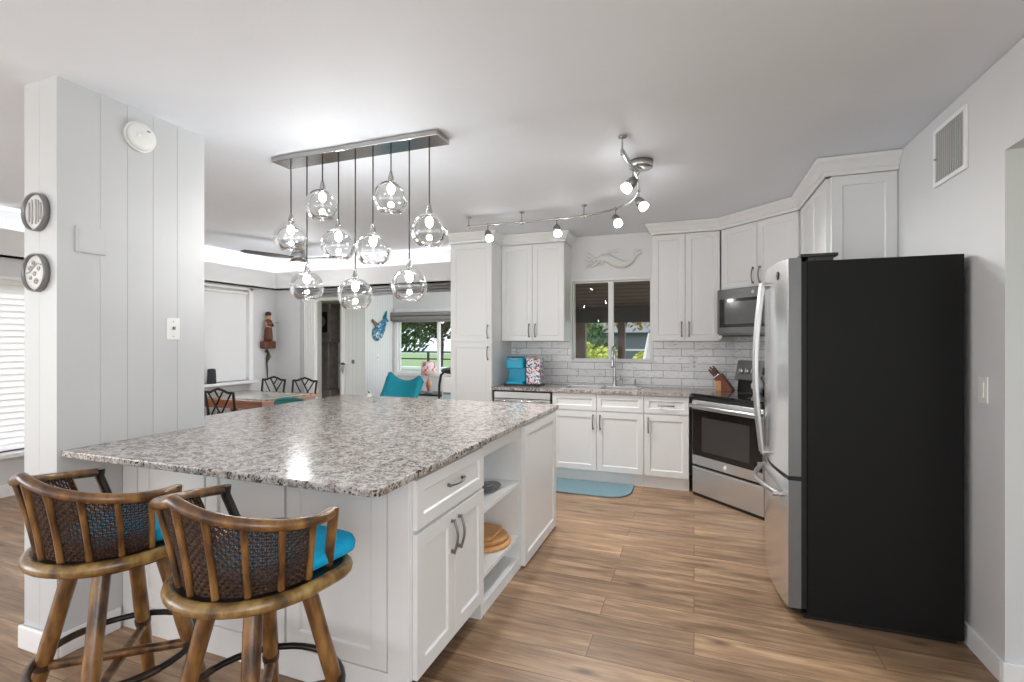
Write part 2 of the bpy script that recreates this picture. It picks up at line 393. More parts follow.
M = {}
M['wall'] = plain('grey_wall_paint', lin(216, 217, 219), 0.55, var=0.012, scale=3, bump=0.15, bscale=260)
M['wallw'] = plain('white_wall_paint', lin(226, 227, 228), 0.5, var=0.012, scale=3)
M['ceil'] = plain('ceiling_paint', lin(232, 237, 244), 0.6, var=0.012, scale=2, bump=0.2, bscale=120)
M['cove_wall'] = plain('cove_paint', lin(222, 222, 222), 0.6, var=0.01, scale=3)
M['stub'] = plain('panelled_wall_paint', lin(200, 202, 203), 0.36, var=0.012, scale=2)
M['cab'] = plain('white_cabinet_lacquer', lin(233, 234, 234), 0.32, var=0.008, scale=3)
M['trimw'] = plain('white_trim_paint', lin(238, 238, 238), 0.4, var=0.008, scale=4)
M['shadow_gap'] = plain('dark_gap', lin(60, 58, 58), 0.8)
M['granite'] = granite(); M['floor'] = floor_mat(); M['tile'] = tile_mat()
M['steel'] = steel('brushed_stainless', (0.85, 0.85, 0.86, 1), 0.24, (5, 5, 0.3), 0.03)
M['steel_h'] = steel('brushed_stainless_horizontal', (0.74, 0.74, 0.75, 1), 0.38, (0.3, 0.3, 5), 0.03)
M['steel_side'] = plain('grey_painted_steel', lin(118, 119, 120), 0.4, metal=0.4, var=0.03)
M['nickel'] = steel('satin_nickel', (0.50, 0.49, 0.48, 1), 0.22, (4, 4, 4), 0.06)
M['dark_nickel'] = steel('dark_nickel', (0.28, 0.275, 0.27, 1), 0.3, (4, 4, 4), 0.06)
M['handle'] = steel('satin_handle_steel', (0.5, 0.5, 0.5, 1), 0.34, (4, 4, 1), 0.04)
M['chrome'] = steel('polished_chrome', (0.75, 0.75, 0.76, 1), 0.1, (4, 4, 4), 0.04)
M['black'] = plain('black_enamel', lin(30, 30, 31), 0.35, var=0.05, scale=6)
M['fridge_side'] = plain('black_textured_side', lin(17, 17, 18), 0.55, var=0.06, scale=30, bump=0.25, bscale=420, spec=0.25)
M['rubber'] = plain('black_rubber', lin(16, 16, 17), 0.6)
M['ovenglass'] = plain('dark_oven_glass', lin(22, 22, 23), 0.06, var=0.1, spec=0.7)
M['cooktop'] = plain('ceramic_cooktop_glass', lin(14, 14, 15), 0.03, var=0.1, spec=0.9)
M['microglass'] = plain('microwave_window', lin(92, 92, 93), 0.12, var=0.05, spec=0.8)
M['slate'] = plain('slate_grey_steel', lin(124, 124, 125), 0.3, metal=0.6, var=0.03)
M['rattan'] = bamboo('varnished_rattan', lin(58, 36, 20), lin(112, 76, 40), lin(150, 110, 60))
M['rattan2'] = bamboo('pale_rattan', lin(74, 54, 28), lin(132, 102, 56), lin(176, 148, 90))
M['rattan_dark'] = bamboo('dark_rattan', lin(26, 18, 12), lin(52, 36, 24), lin(84, 60, 40))
M['cane'] = plain('woven_cane', lin(72, 50, 38), 0.5, var=0.35, scale=60)
M['seatboard'] = plain('dark_seat_board', lin(26, 20, 17), 0.3, var=0.2, scale=20)
M['ironring'] = plain('black_metal_ring', lin(22, 20, 19), 0.3, var=0.1)
M['turq'] = plain('turquoise_fabric', lin(0, 176, 226), 0.75, var=0.08, scale=60, bump=0.4, bscale=900)
M['tealfab'] = plain('teal_canvas', lin(0, 128, 146), 0.8, var=0.08, scale=8)
M['tealplastic'] = plain('teal_plastic', lin(0, 168, 204), 0.28, var=0.02)
M['tealdark'] = plain('dark_teal_plastic', lin(0, 108, 136), 0.3, var=0.02)
M['greenteal'] = plain('green_teal_upholstery', lin(30, 104, 98), 0.7, var=0.06)
M['whitep'] = plain('white_plastic', lin(234, 234, 232), 0.35, var=0.01)
M['greyp'] = plain('grey_plastic', lin(120, 120, 121), 0.4, var=0.03)
M['silverp'] = plain('silver_frame', lin(140, 140, 140), 0.35, metal=0.5, var=0.05)
M['plaster'] = plain('white_plaster', lin(226, 226, 224), 0.5, var=0.03, scale=40, bump=0.3, bscale=60)
M['wood_block'] = plain('cherry_wood', lin(128, 66, 30), 0.4, var=0.25, scale=12, stretch=(1, 1, 6))
M['wood_light'] = plain('light_maple', lin(210, 158, 98), 0.42, var=0.14, scale=8, stretch=(1, 6, 1))
M['wood_tan'] = plain('tan_board_wood', lin(188, 138, 84), 0.45, var=0.14, scale=8, stretch=(5, 1, 1))
M['wood_table'] = plain('polished_table_wood', lin(150, 90, 54), 0.14, var=0.2, scale=5, stretch=(1, 5, 1))
M['wood_dark'] = plain('dark_chair_wood', lin(18, 12, 10), 0.5, var=0.2, scale=12)
M['seat_pink'] = plain('rose_seat_fabric', lin(120, 66, 66), 0.8, var=0.1)
M['clock'] = plain('ebony_clock_wood', lin(128, 120, 116), 0.35, var=0.2, scale=10)
M['figwood'] = plain('carved_wood', lin(96, 54, 32), 0.5, var=0.35, scale=16)
M['figdark'] = plain('dark_carved_wood', lin(58, 30, 24), 0.5, var=0.2, scale=16)
M['figskin'] = plain('painted_clay', lin(196, 148, 120), 0.5, var=0.1)
M['mat'] = plain('blue_grey_mat', lin(112, 140, 150), 0.85, var=0.07, scale=60, bump=0.5, bscale=300)
M['glass'] = thin_glass('clear_pendant_glass', (0.975, 0.978, 0.98, 1), 0.9, 0.045, 0.2)
M['pane'] = thin_glass('window_pane_glass', (0.96, 0.97, 0.97, 1), 0.12, 0.008, 0.08)
M['bulb'] = glow('lit_bulb', (1.0, 0.985, 0.97, 1), 85)
M['headglow'] = glow('lit_white_glass', (1.0, 0.985, 0.97, 1), 20)
M['fanglow'] = glow('lit_fan_diffuser', (1.0, 0.98, 0.95, 1), 4)
M['coveglow'] = glow('cove_led', (1.0, 0.985, 0.96, 1), 6.5)
M['blind'] = blind_mat('white_blind_vinyl', (0.93, 0.93, 0.94, 1), 0.55)
M['shade'] = blind_mat('white_roller_shade', (0.86, 0.86, 0.87, 1), 0.13)
M['greyblind'] = plain('grey_roller_cassette', lin(140, 138, 136), 0.6)
M['bead'] = stripes('beadboard_paint', lin(224, 226, 226), lin(188, 190, 192), 0.075, 0.08, 'Y')
M['beadx'] = stripes('beadboard_paint_x', lin(224, 226, 226), lin(196, 198, 200), 0.09, 0.07, 'X')
M['brownpaint'] = plain('brown_porch_paint', lin(106, 86, 76), 0.6, var=0.08)
M['awning'] = stripes('brown_awning_slats', lin(112, 98, 92), lin(66, 58, 56), 0.11, 0.2, 'Y', 0.6)
M['darkbrown'] = plain('dark_brown_beam', lin(62, 54, 50), 0.6, var=0.08)
M['grass'] = foliage_mat('lawn_grass', lin(78, 108, 48), lin(106, 134, 66), lin(128, 152, 84))
M['water'] = plain('pale_water', lin(176, 190, 200), 0.25, var=0.08, scale=0.6, stretch=(1, 6, 1))
M['leaf'] = foliage_mat('green_leaves', lin(34, 66, 34), lin(72, 110, 58), lin(136, 164, 96))
M['leafdk'] = foliage_mat('oak_leaves', lin(28, 38, 24), lin(64, 80, 44), lin(112, 124, 76))
M['leafyl'] = foliage_mat('variegated_leaves', lin(96, 130, 40), lin(196, 204, 70), lin(232, 232, 130))
M['leafor'] = foliage_mat('autumn_leaves', lin(118, 104, 44), lin(186, 150, 74), lin(150, 150, 70))
M['bark'] = plain('tree_bark', lin(88, 74, 62), 0.9, var=0.3, scale=20)
M['fence'] = plain('black_fence_metal', lin(34, 36, 38), 0.4)
M['patio'] = plain('pale_patio_wall', lin(206, 204, 200), 0.8, var=0.05)
M['bluegrey'] = plain('blue_grey_siding', lin(96, 104, 116), 0.7, var=0.1)
M['lampshade'] = confetti('floral_lampshade_cloth', lin(214, 204, 204), [lin(226, 96, 70), lin(236, 150, 120), lin(90, 110, 120), lin(206, 190, 200)], 28)
M['podpat'] = confetti('patterned_tower_print', lin(236, 236, 238), [lin(40, 44, 60), lin(196, 62, 84), lin(84, 132, 180), lin(240, 240, 240)], 70)
M['paleblue'] = plain('pale_blue_plastic', lin(176, 200, 214), 0.4)
M['fishblue'] = confetti('painted_blue_fish', lin(70, 140, 180), [lin(40, 60, 84), lin(176, 206, 222), lin(110, 120, 120), lin(24, 92, 140)], 26)
M['fishbrown'] = plain('painted_grey_brown', lin(112, 100, 92), 0.6, var=0.3, scale=30)
M['cream'] = plain('cream_ceramic', lin(228, 214, 190), 0.4)
M['knifegrip'] = plain('brown_knife_grip', lin(92, 44, 28), 0.4, var=0.1)

# ================================================================ SETTING
ZC = 2.57
XR = 1.19; YB = 5.45; XL = -5.80; YD = 5.62; YS = 7.07; YW = 7.90
# floor and ceilings
struct(MB().box(-9.0, 3.2, -3.5, 8.0, -0.10, 0.0).build('floor', M['floor']))
struct(MB().box(XL - 0.15, 3.2, -3.5, 2.425, ZC, ZC + 0.15).box(XL - 0.15, 3.2, 2.43, YD + 0.15, ZC + 0.003, ZC + 0.15).build('ceiling', M['ceil']))
struct(MB().box(-9.0, -2.2, YD + 0.15, 8.05, 2.42, 2.57).build('ceiling_sunroom', M['ceil']))
# kitchen back wall with a window opening
WX0, WX1, WZ0, WZ1 = -1.29, -0.430, 1.190, 2.065
b = MB()
b.box(-2.55, WX0, YB, YB + 0.17, 0, ZC).box(WX1, 0.55, YB, YB + 0.17, 0, ZC)
b.box(WX0, WX1, YB, YB + 0.17, 0, WZ0).box(WX0, WX1, YB, YB + 0.17, WZ1, ZC)
struct(b.build('wall_back', M['wallw']))
# diagonal corner wall  x + y = SUM
SUMW = 5.84
xa, ya = SUMW - YB, YB; xb, yb = XR, SUMW - XR
b = MB().prism([(xa, ya), (xb, yb), (xb + 0.15, yb), (xb + 0.15, ya + 0.17), (xa, ya + 0.17)], 0, ZC)
struct(b.build('wall_diagonal', M['wall']))
# right wall, opening to the hall from y = 2.58 towards the photographer
b = MB().box(XR, XR + 0.12, 2.58, yb, 0, ZC).box(XR, XR + 0.12, 0.9, 2.58, 2.18, ZC).box(XR, XR + 0.12, -3.5, 0.9, 0, ZC)
struct(b.build('wall_right', M['wall']))
struct(MB().box(XL - 0.14, 3.2, -3.62, -3.5, 0, ZC).build('wall_rear', M['wall']))
struct(MB().box(XR + 0.12, 3.2, 2.58, 2.70, 0, ZC).build('wall_hall', M['wall']))
struct(MB().box(XR - 0.016, XR, 2.5805, 3.69, 0, 0.095).prism([(XR - 0.016, 2.58), (XR - 0.012, 2.564), (3.0, 2.564), (3.0, 2.58)], 0, 0.095).build('baseboard_right', M['trimw'], bevel=0.004))
# panelled stub wall beside the island
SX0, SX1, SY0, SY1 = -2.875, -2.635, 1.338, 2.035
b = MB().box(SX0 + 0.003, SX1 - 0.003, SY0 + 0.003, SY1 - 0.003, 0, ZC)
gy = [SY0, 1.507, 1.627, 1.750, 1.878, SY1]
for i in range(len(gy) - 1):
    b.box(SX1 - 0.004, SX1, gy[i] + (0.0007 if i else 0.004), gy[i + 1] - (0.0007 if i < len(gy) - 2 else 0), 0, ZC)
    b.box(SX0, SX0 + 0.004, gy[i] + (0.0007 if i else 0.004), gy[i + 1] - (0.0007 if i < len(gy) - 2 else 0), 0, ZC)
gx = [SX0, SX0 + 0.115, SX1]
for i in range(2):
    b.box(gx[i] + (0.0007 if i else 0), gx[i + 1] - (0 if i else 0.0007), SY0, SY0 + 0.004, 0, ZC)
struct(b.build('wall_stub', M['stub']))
b = MB().box(SX0 - 0.018, SX1 + 0.018, SY0 - 0.018, SY0, 0, 0.105).box(SX1, SX1 + 0.018, SY0 + 0.0005, 1.59, 0, 0.105).box(SX0 - 0.018, SX0, SY0 + 0.0005, SY1, 0, 0.105)
struct(b.build('baseboard_stub', M['trimw'], bevel=0.008, bseg=3))
# dining room left wall, with two window openings (y0,y1,z0,z1)
WA = (0.3, 3.3, 0.40, 1.95); WB = (3.95, 5.14, 0.86, 2.10)
b = MB()
for (y0, y1) in ((-3.5, -2.9), (0.4 - 0.1, WA[0]), (WA[1], WB[0]), (WB[1], YD + 0.15)):
    if y1 > y0: b.box(XL - 0.14, XL, y0, y1, 0, ZC)
b.box(XL - 0.14, XL, 0.2, WA[0] + 0.0, 0, ZC)
b.box(XL - 0.14, XL, -2.9, 0.2, 0, 0.2).box(XL - 0.14, XL, -2.9, 0.2, 2.4, ZC)
for (y0, y1, z0, z1) in (WA, WB):
    b.box(XL - 0.14, XL, y0, y1, 0, z0).box(XL - 0.14, XL, y0, y1, z1, ZC)
struct(b.build('wall_left', M['wall']))
struct(MB().box(XL, XL + 0.016, 0.2, YD, 0, 0.11).build('baseboard_left', M['trimw'], bevel=0.004))
# dining room far wall: a piece at the corner, a header over the wide opening
b = MB().box(XL, -5.36, YD, YD + 0.14, 0, ZC).box(-5.36, -2.55, YD, YD + 0.14, 2.03, ZC)
struct(b.build('wall_dining', M['wall']))
# header track trim, three stepped grey strips
b = MB()
for i, (z0, z1, y) in enumerate(((2.105, 2.13, 0.0), (2.07, 2.10, 0.02), (2.03, 2.065, 0.04))):
    b.box(-5.36, -2.56, YD - 0.09 + y, YD, z0, z1)
struct(b.build('trim_1', M['greyp'], bevel=0.003))
# cove ledge running along both walls
LZ0, LZ1 = 2.135, 2.385
LX = XL + 0.13; LY = YD - 0.13
b = MB().box(XL, LX, 0.2, YD, LZ0, LZ0 + 0.02).box(LX - 0.02, LX, 0.2, LY, LZ0, LZ1)
b.box(LX - 0.02, -2.56, LY, LY + 0.02, LZ0, LZ1).box(LX, -2.56, LY, YD, LZ0, LZ0 + 0.02)
struct(b.build('trim_2', M['cove_wall']))
b = MB().box(XL + 0.03, XL + 0.07, 0.3, LY, LZ0 + 0.06, LZ0 + 0.075)
c = MB().box(XL + 0.08, -2.65, YD - 0.075, YD - 0.035, LZ0 + 0.06, LZ0 + 0.075)
# (strips sit on small blocks in the cove)
b.box(XL + 0.03, XL + 0.07, 0.5, 0.55, LZ0 + 0.02, LZ0 + 0.06).box(XL + 0.03, XL + 0.07, 4.5, 4.55, LZ0 + 0.02, LZ0 + 0.06)
c.box(-5.0, -4.95, YD - 0.075, YD - 0.035, LZ0 + 0.02, LZ0 + 0.06).box(-3.0, -2.95, YD - 0.075, YD - 0.035, LZ0 + 0.02, LZ0 + 0.06)
tag(b.build('cove_light_strip', M['coveglow']), 'glowing cove light strip along the left dining wall ledge', 'cove light', 'cove lights')
tag(c.build('cove_light_strip', M['coveglow']), 'glowing cove light strip along the far dining wall ledge', 'cove light', 'cove lights')
# sunroom and the closet doorway beyond
DX0, DX1, DZ = -6.33, -5.80, 2.12
b = MB().box(-9.0, DX0, YS, YS + 0.1, 0, 2.42).box(DX1, -5.41, YS, YS + 0.1, 0, 2.42).box(DX0, DX1, YS, YS + 0.1, DZ, 2.42)
struct(b.build('wall_closet', M['beadx']))
b = MB().box(-8.4, -5.41, 7.9, 8.0, 0, 2.42)
struct(b.build('wall_closet_rear', M['wall']))
struct(MB().box(-5.41, -5.31, YS, YW + 0.1, 0, 2.42).build('wall_beadboard', M['bead']))
SW = (-5.20, -3.0, 0.82, 1.93)
b = MB().box(-5.31, SW[0], YW, YW + 0.1, 0, 2.42).box(SW[1], -2.2, YW, YW + 0.1, 0, 2.42)
b.box(SW[0], SW[1], YW, YW + 0.1, 0, SW[2]).box(SW[0], SW[1], YW, YW + 0.1, SW[3], 2.42)
struct(b.build('wall_sunroom', M['wall']))
b = MB()
for x0, x1 in ((DX0 - 0.07, DX0), (DX1, DX1 + 0.07)): b.box(x0, x1, YS - 0.02, YS, 0, DZ + 0.07)
b.box(DX0, DX1, YS - 0.02, YS, DZ, DZ + 0.07)
struct(b.build('trim_3', M['trimw'], bevel=0.003))

# ---- windows
def window(n, x0, x1, z0, z1, y, mull, case=0.045, sash=0.03, depth=0.1, rot=None, casing=True):
    """window in a wall facing -y at plane y; local x along the wall"""
    f = MB()
    if casing:
        f.box(x0 - case, x0, y - 0.022, y, z0 - case, z1 + case).box(x1, x1 + case, y - 0.022, y, z0 - case, z1 + case)
        f.box(x0, x1, y - 0.022, y, z1, z1 + case).box(x0, x1, y - 0.022, y, z0 - case, z0)
    r = struct(f.build('window_%d' % n, M['trimw'], bevel=0.002))
    s = MB()
    ys0, ys1 = y + depth * 0.35, y + depth * 0.35 + 0.035
    s.box(x0, x0 + sash, ys0, ys1, z0, z1).box(x1 - sash, x1, ys0, ys1, z0, z1).box(x0 + sash, x1 - sash, ys0, ys1, z0, z0 + sash).box(x0 + sash, x1 - sash, ys0, ys1, z1 - sash, z1)
    s.build('window_frame', M['trimw'], r, bevel=0.002)
    for mx in mull:
        MB().box(mx - 0.028, mx + 0.028, ys0 - 0.012, ys1, z0 + 0.004, z1 - 0.004).build('mullion', M['trimw'], r, bevel=0.003)
    MB().box(x0 + 0.01, x1 - 0.01, ys0 + 0.014, ys0 + 0.019, z0 + 0.01, z1 - 0.01).build('window_pane', M['pane'], r)
    return r
w1 = window(1, WX0, WX1, WZ0, WZ1, YB, [-0.862], depth=0.10, sash=0.014, case=0.022)
MB().box(WX0, WX0 + 0.0, YB, YB + 0.02, WZ0, WZ0 + 0.0)
w2 = window(2, SW[0] , SW[1], SW[2], SW[3], YW, [-4.36], case=0.06, depth=0.1)
# left wall windows: casings in the x = XL plane
def side_window(n, y0, y1, z0, z1, bars):
    f = MB(); c = 0.06
    f.box(XL, XL + 0.02, y0 - c, y0, z0, z1 + c * 0.5).box(XL, XL + 0.02, y1, y1 + c, z0, z1 + c * 0.5).box(XL, XL + 0.02, y0 - c, y1 + c, z1, z1 + c * 0.5 + 0.0)
    r = struct(f.build('window_%d' % n, M['trimw'], bevel=0.002))
    MB().box(XL - 0.12, XL + 0.13, y0 - 0.03, y1 + 0.06, z0 - 0.035, z0).build('window_sill', M['trimw'], r, bevel=0.004)
    s = MB()
    for k in range(bars + 1):
        yy = y0 + (y1 - y0) * k / bars; s.box(XL - 0.12, XL - 0.08, max(y0, yy - 0.03), min(y1, yy + 0.03), z0, z1)
    s.box(XL - 0.12, XL - 0.08, y0, y1, z0, z0 + 0.04).box(XL - 0.12, XL - 0.08, y0, y1, z1 - 0.04, z1)
    s.build('window_frame', M['trimw'], r)
    return r
w3 = side_window(3, *WA, 3); w4 = side_window(4, *WB, 2)
# blinds
t = thing('window_blind', 'bright closed white slatted blind in the low window left of the stub wall', 'blind', (XL - 0.035, WA[0], WA[2]))
b = MB(); n = 26; h = WA[3] - WA[2] - 0.06
for k in range(n):
    z = 0.01 + h * k / n
    b.add([(-0.006, 0.01, z), (-0.006, WA[1] - WA[0] - 0.01, z), (0.012, WA[1] - WA[0] - 0.01, z + h / n * 1.06), (0.012, 0.01, z + h / n * 1.06),
           (-0.003, 0.01, z), (-0.003, WA[1] - WA[0] - 0.01, z), (0.015, WA[1] - WA[0] - 0.01, z + h / n * 1.06), (0.015, 0.01, z + h / n * 1.06)],
          [(0, 1, 2, 3), (7, 6, 5, 4), (0, 4, 5, 1), (3, 2, 6, 7), (0, 3, 7, 4), (1, 5, 6, 2)])
b.build('slats', M['blind'], t)
MB().box(-0.02, 0.03, 0.005, WA[1] - WA[0] - 0.005, h + 0.015, h + 0.06).build('headrail', M['whitep'], t, bevel=0.003)
t = thing('roller_blind', 'white roller shade drawn down over the tall dining window', 'blind', (XL - 0.03, WB[0], WB[2]))
MB().box(0, 0.003, 0.02, WB[1] - WB[0] - 0.02, 0.02, 1.19).build('fabric', M['shade'], t)
MB().tube([(0.0, 0.01, 1.2), (0.0, WB[1] - WB[0] - 0.01, 1.2)], 0.025, 12).build('roller', M['whitep'], t)
MB().box(-0.004, 0.008, 0.02, WB[1] - WB[0] - 0.02, 0.005, 0.025).build('bottom_rail', M['whitep'], t, bevel=0.002)
t = thing('roller_blind', 'grey rolled-up shade above the garden window', 'blind', (SW[0], YW - 0.09, 1.74))
MB().box(-0.10, 2.3, 0, 0.085, 0.13, 0.19).build('cassette', M['greyblind'], t, bevel=0.004)
MB().tube([(-0.08, 0.045, 0.085), (2.25, 0.045, 0.085)], 0.045, 14).build('rolled_fabric', M['greyblind'], t)
MB().box(-0.10, -0.085, 0.0, 0.085, 0.03, 0.13).build('bracket', M['silverp'], t)
MB().box(-0.07, 2.25, 0.035, 0.05, 0.005, 0.04).build('bottom_rail', M['silverp'], t)
# stack of white vertical blind slats in the wide opening
t = thing('vertical_blind', 'stack of white vertical blind slats at the left of the wide opening', 'blind', (-5.355, YD + 0.04, 0.03))
for k in range(7):
    b = MB().box(-0.006, 0.006, -0.04, 0.04, 0, 1.94); b.xform(Matrix.Rotation(0.7, 4, 'Z')); b.xform(Matrix.Translation((0.03 + k * 0.031, 0.02, 0)))
    b.build('slat', M['whitep'], t)
MB().box(0.0, 0.25, 0.0, 0.045, 1.94, 1.998).build('headrail', M['whitep'], t)

# ---- backsplash
def slab(name, x0, x1, z0, z1, loc, rotz, holes=None):
    b = MB()
    b.box(x0, x1, -0.010, 0, z0, z1)
    return b
b = MB().box(-2.02, WX0 - 0.022, -0.010, 0, 0.914, 1.40).box(WX1 + 0.022, xa - 0.004, -0.010, 0, 0.914, 1.40).box(WX0 - 0.022, WX1 + 0.022, -0.010, 0, 0.914, WZ0 - 0.023)
struct(b.build('trim_4', M['tile'], loc=(0, YB, 0)))
L45 = math.hypot(xb - xa, ya - yb)
struct(MB().box(0.004, L45 - 0.004, -0.010, 0, 0.914, 1.88).build('trim_5', M['tile'], loc=(xa, ya, 0), rotz=-PI / 4))
struct(MB().box(0.01, 0.95, -0.010, 0, 0.914, 1.40).build('trim_6', M['tile'], loc=(XR, yb, 0), rotz=-PI / 2))

# ================================================================ KITCHEN CABINETS
def pull(parent, x, z, vertical=True, L=0.145, y=-0.02, mat=None):
    n = 10; pts = []
    for i in range(n + 1):
        s = -L / 2 + L * i / n; o = y - 0.012 - 0.018 * math.sin(PI * i / n)
        pts.append((x, o, z + s) if vertical else (x + s, o, z))
    b = MB().tube(pts, [0.0058 if 0 < i < n else 0.0078 for i in range(n + 1)], 8)
    for s in (-L / 2 * 0.9, L / 2 * 0.9):
        p = (x, y - 0.018, z + s) if vertical else (x + s, y - 0.018, z)
        q = (p[0], y, p[2]); b.tube([p, q], 0.0055, 8)
        b.tube([(p[0], y - 0.004, p[2]), q], 0.0085, 10)
    return b.build('handle', mat or M['dark_nickel'], parent)
def door(t, x0, x1, z0, z1, hx=None, hz=None, vertical=True, y=0.0, name='door', st=0.055):
    g = 0.0022
    d = MB().shaker(x0 + g, x1 - g, z0 + g, z1 - g, y, st=st).build(name, M['cab'], t, bevel=0.0014, bseg=1)
    if hx is not None: pull(d, hx, hz, vertical, y=y - 0.02)
    return d
def carcass(t, w, dpt, z0, z1, back=True):
    MB().box(0, w, 0.001, dpt, z0, z1).build('body', M['cab'], t)
    # thin dark reveal behind the door gaps
# --- tall pantry cabinet
PX0, PX1, PY = -2.52, -2.02, 4.86
t = thing('pantry_cabinet', 'tall white pantry cabinet standing left of the dishwasher', 'cabinet', (PX0, PY, 0))
w = PX1 - PX0
carcass(t, w, YB - PY - 0.002, 0.10, 2.46)
MB().box(0, w, 0.04, YB - PY - 0.002, 0.0, 0.0995).build('toe_kick', M['cab'], t)
door(t, 0.015, w - 0.0, 0.115, 1.385, w - 0.045, 1.27)
door(t, 0.015, w - 0.0, 1.395, 2.455, w - 0.045, 1.50)
# --- upper cabinets
UZ0, UZ1, UY = 1.40, 2.46, 5.14
def upper(x0, x1, label, handles=True):
    t = thing('upper_cabinet', label, 'cabinet', (x0, UY, 0), 0)
    w = x1 - x0; carcass(t, w, YB - UY - 0.001, UZ0, UZ1); m = w / 2
    door(t, 0.0, m, UZ0, UZ1, m - 0.035, UZ0 + 0.115); door(t, m, w, UZ0, UZ1, m + 0.035, UZ0 + 0.115)
    return t
upper(-2.018, -1.300, 'white two-door wall cabinet above the teal coffee maker')
upper(-0.395, 0.235, 'white two-door wall cabinet between window and microwave')
# diagonal cabinet above the microwave: front line x+y = SUMU
SUMU = 5.375
dx0, dy0 = 0.245, SUMU - 0.245
XF = 0.825
Ld = (XF - dx0) * math.sqrt(2)
t = thing('upper_cabinet', 'white two-door cabinet above the microwave in the corner', 'cabinet', (dx0, dy0, 0), -PI / 4)
dep = (SUMW - SUMU) / math.sqrt(2) - 0.002
MB().prism([(0.0, 0.001), (Ld, 0.001), (Ld - 0.02, dep), (0.02, dep)], 1.885, 2.46).build('body', M['cab'], t)
door(t, 0.02, Ld / 2, 1.885, 2.46, Ld / 2 - 0.035, 1.885 + 0.10); door(t, Ld / 2, Ld - 0.02, 1.885, 2.46, Ld / 2 + 0.035, 1.885 + 0.10)
# right wall cabinet with a panelled end facing the room
yn, yf = 3.715, SUMU - XF
t = thing('upper_cabinet', 'white wall cabinet behind the fridge with a panelled end', 'cabinet', (XF, yf, 0), -PI / 2)
w = yf - yn
MB().box(0.002, w, 0.001, XR - XF - 0.002, 1.42, 2.46).build('body', M['cab'], t)
door(t, 0.03, w / 2, 1.42, 2.46, w / 2 - 0.035, 1.52, st=0.05); door(t, w / 2, w - 0.004, 1.42, 2.46, w / 2 + 0.035, 1.52, st=0.05)
b = MB().shaker(0.0, XR - XF - 0.012, 1.42, 2.46, 0, st=0.06); b.xform(Matrix.Translation((w, 0.008, 0)) @ Matrix.Rotation(PI / 2, 4, 'Z'))
b.build('end_panel', M['cab'], t, bevel=0.0014, bseg=1)
# crown moulding: profile swept along the cabinet fronts
def crown(name, pts, closed_ends=True):
    """pts: front line in plan, outside of the room to the left of travel"""
    prof = [(0.0, 2.462), (-0.012, 2.462), (-0.014, 2.485), (-0.024, 2.492), (-0.040, 2.525), (-0.060, 2.548), (-0.066, 2.568), (0.0, 2.568)]
    P = [Vector((x, y, 0)) for x, y in pts]; n = len(P); rows = []
    for i in range(n):
        d0 = (P[i] - P[i - 1]).normalized() if i else (P[1] - P[0]).normalized()
        d1 = (P[i + 1] - P[i]).normalized() if i < n - 1 else d0
        n0 = Vector((-d0.y, d0.x, 0)); n1 = Vector((-d1.y, d1.x, 0)); m = (n0 + n1)
        m = m / m.length; m = m / max(0.3, m.dot(n0))
        rows.append([(P[i] + m * o) + Vector((0, 0, z)) for o, z in prof])
    k = len(prof); vs = [p for r in rows for p in r]; fs = []
    for i in range(n - 1):
        for j in range(k):
            l = (j + 1) % k; fs.append((i * k + j, i * k + l, (i + 1) * k + l, (i + 1) * k + j))
    fs.append(tuple(range(k))); fs.append(tuple(reversed(range((n - 1) * k, n * k))))
    return struct(MB().add(vs, fs).build(name, M['cab']))
F2 = 0.022
crown('trim_7', [(-2.52, PY - F2), (-2.02 + 0.0, PY - F2), (-2.02, UY - F2), (-1.300, UY - F2), (-1.300, YB - 0.001)])
crown('trim_8', [(-0.395, YB - 0.001), (-0.395, UY - F2), (0.232, UY - F2), (XF - F2 - 0.0, yf - 0.03 + 0.025), (XF - F2, yn - 0.022), (XR - 0.001, yn - 0.022)])
# --- base cabinets on the back wall
BY = 4.865; BD = YB - BY - 0.002; BT = 0.884
def toe(t, w): MB().box(0, w, 0.012, BD, 0, 0.105).build('toe_kick', M['cab'], t)
t = thing('base_cabinet', 'white sink cabinet with two doors and false drawer fronts', 'cabinet', (-1.355, BY, 0))
w = 0.905; MB().box(0, w, 0.001, BD, 0.105, 0.66).box(0, 0.02, 0.001, BD, 0.66, BT).box(w - 0.02, w, 0.001, BD, 0.66, BT).box(0.02, w - 0.02, 0.001, 0.02, 0.66, BT).build('body', M['cab'], t); toe(t, w)
for x0, x1, hx in ((0, w / 2, w / 2 - 0.035), (w / 2, w, w / 2 + 0.035)):
    door(t, x0, x1, 0.115, 0.70, hx, 0.60); door(t, x0, x1, 0.71, 0.875, name='drawer', st=0.045)
t = thing('base_cabinet', 'white one-drawer cabinet between sink cabinet and stove', 'cabinet', (-0.448, BY, 0))
w = 0.405; MB().box(0, w, 0.001, BD, 0.105, BT).build('body', M['cab'], t); toe(t, w)
door(t, 0, w, 0.115, 0.70, 0.04, 0.60); door(t, 0, w, 0.71, 0.875, w / 2, 0.79, False, name='drawer', st=0.045)
# --- base cabinet between stove and fridge
t = thing('base_cabinet', 'white base cabinet tucked between stove and fridge', 'cabinet', (0.58, 4.14, 0), -PI / 2)
w = 0.42; MB().box(0, w, 0.001, XR - 0.58 - 0.002, 0.105, BT).build('body', M['cab'], t)
MB().box(0, w, 0.05, XR - 0.58 - 0.002, 0, 0.104).build('toe_kick', M['cab'], t)
door(t, 0, w, 0.115, 0.70, 0.04, 0.60); door(t, 0, w, 0.71, 0.875, w / 2, 0.79, False, name='drawer', st=0.045)
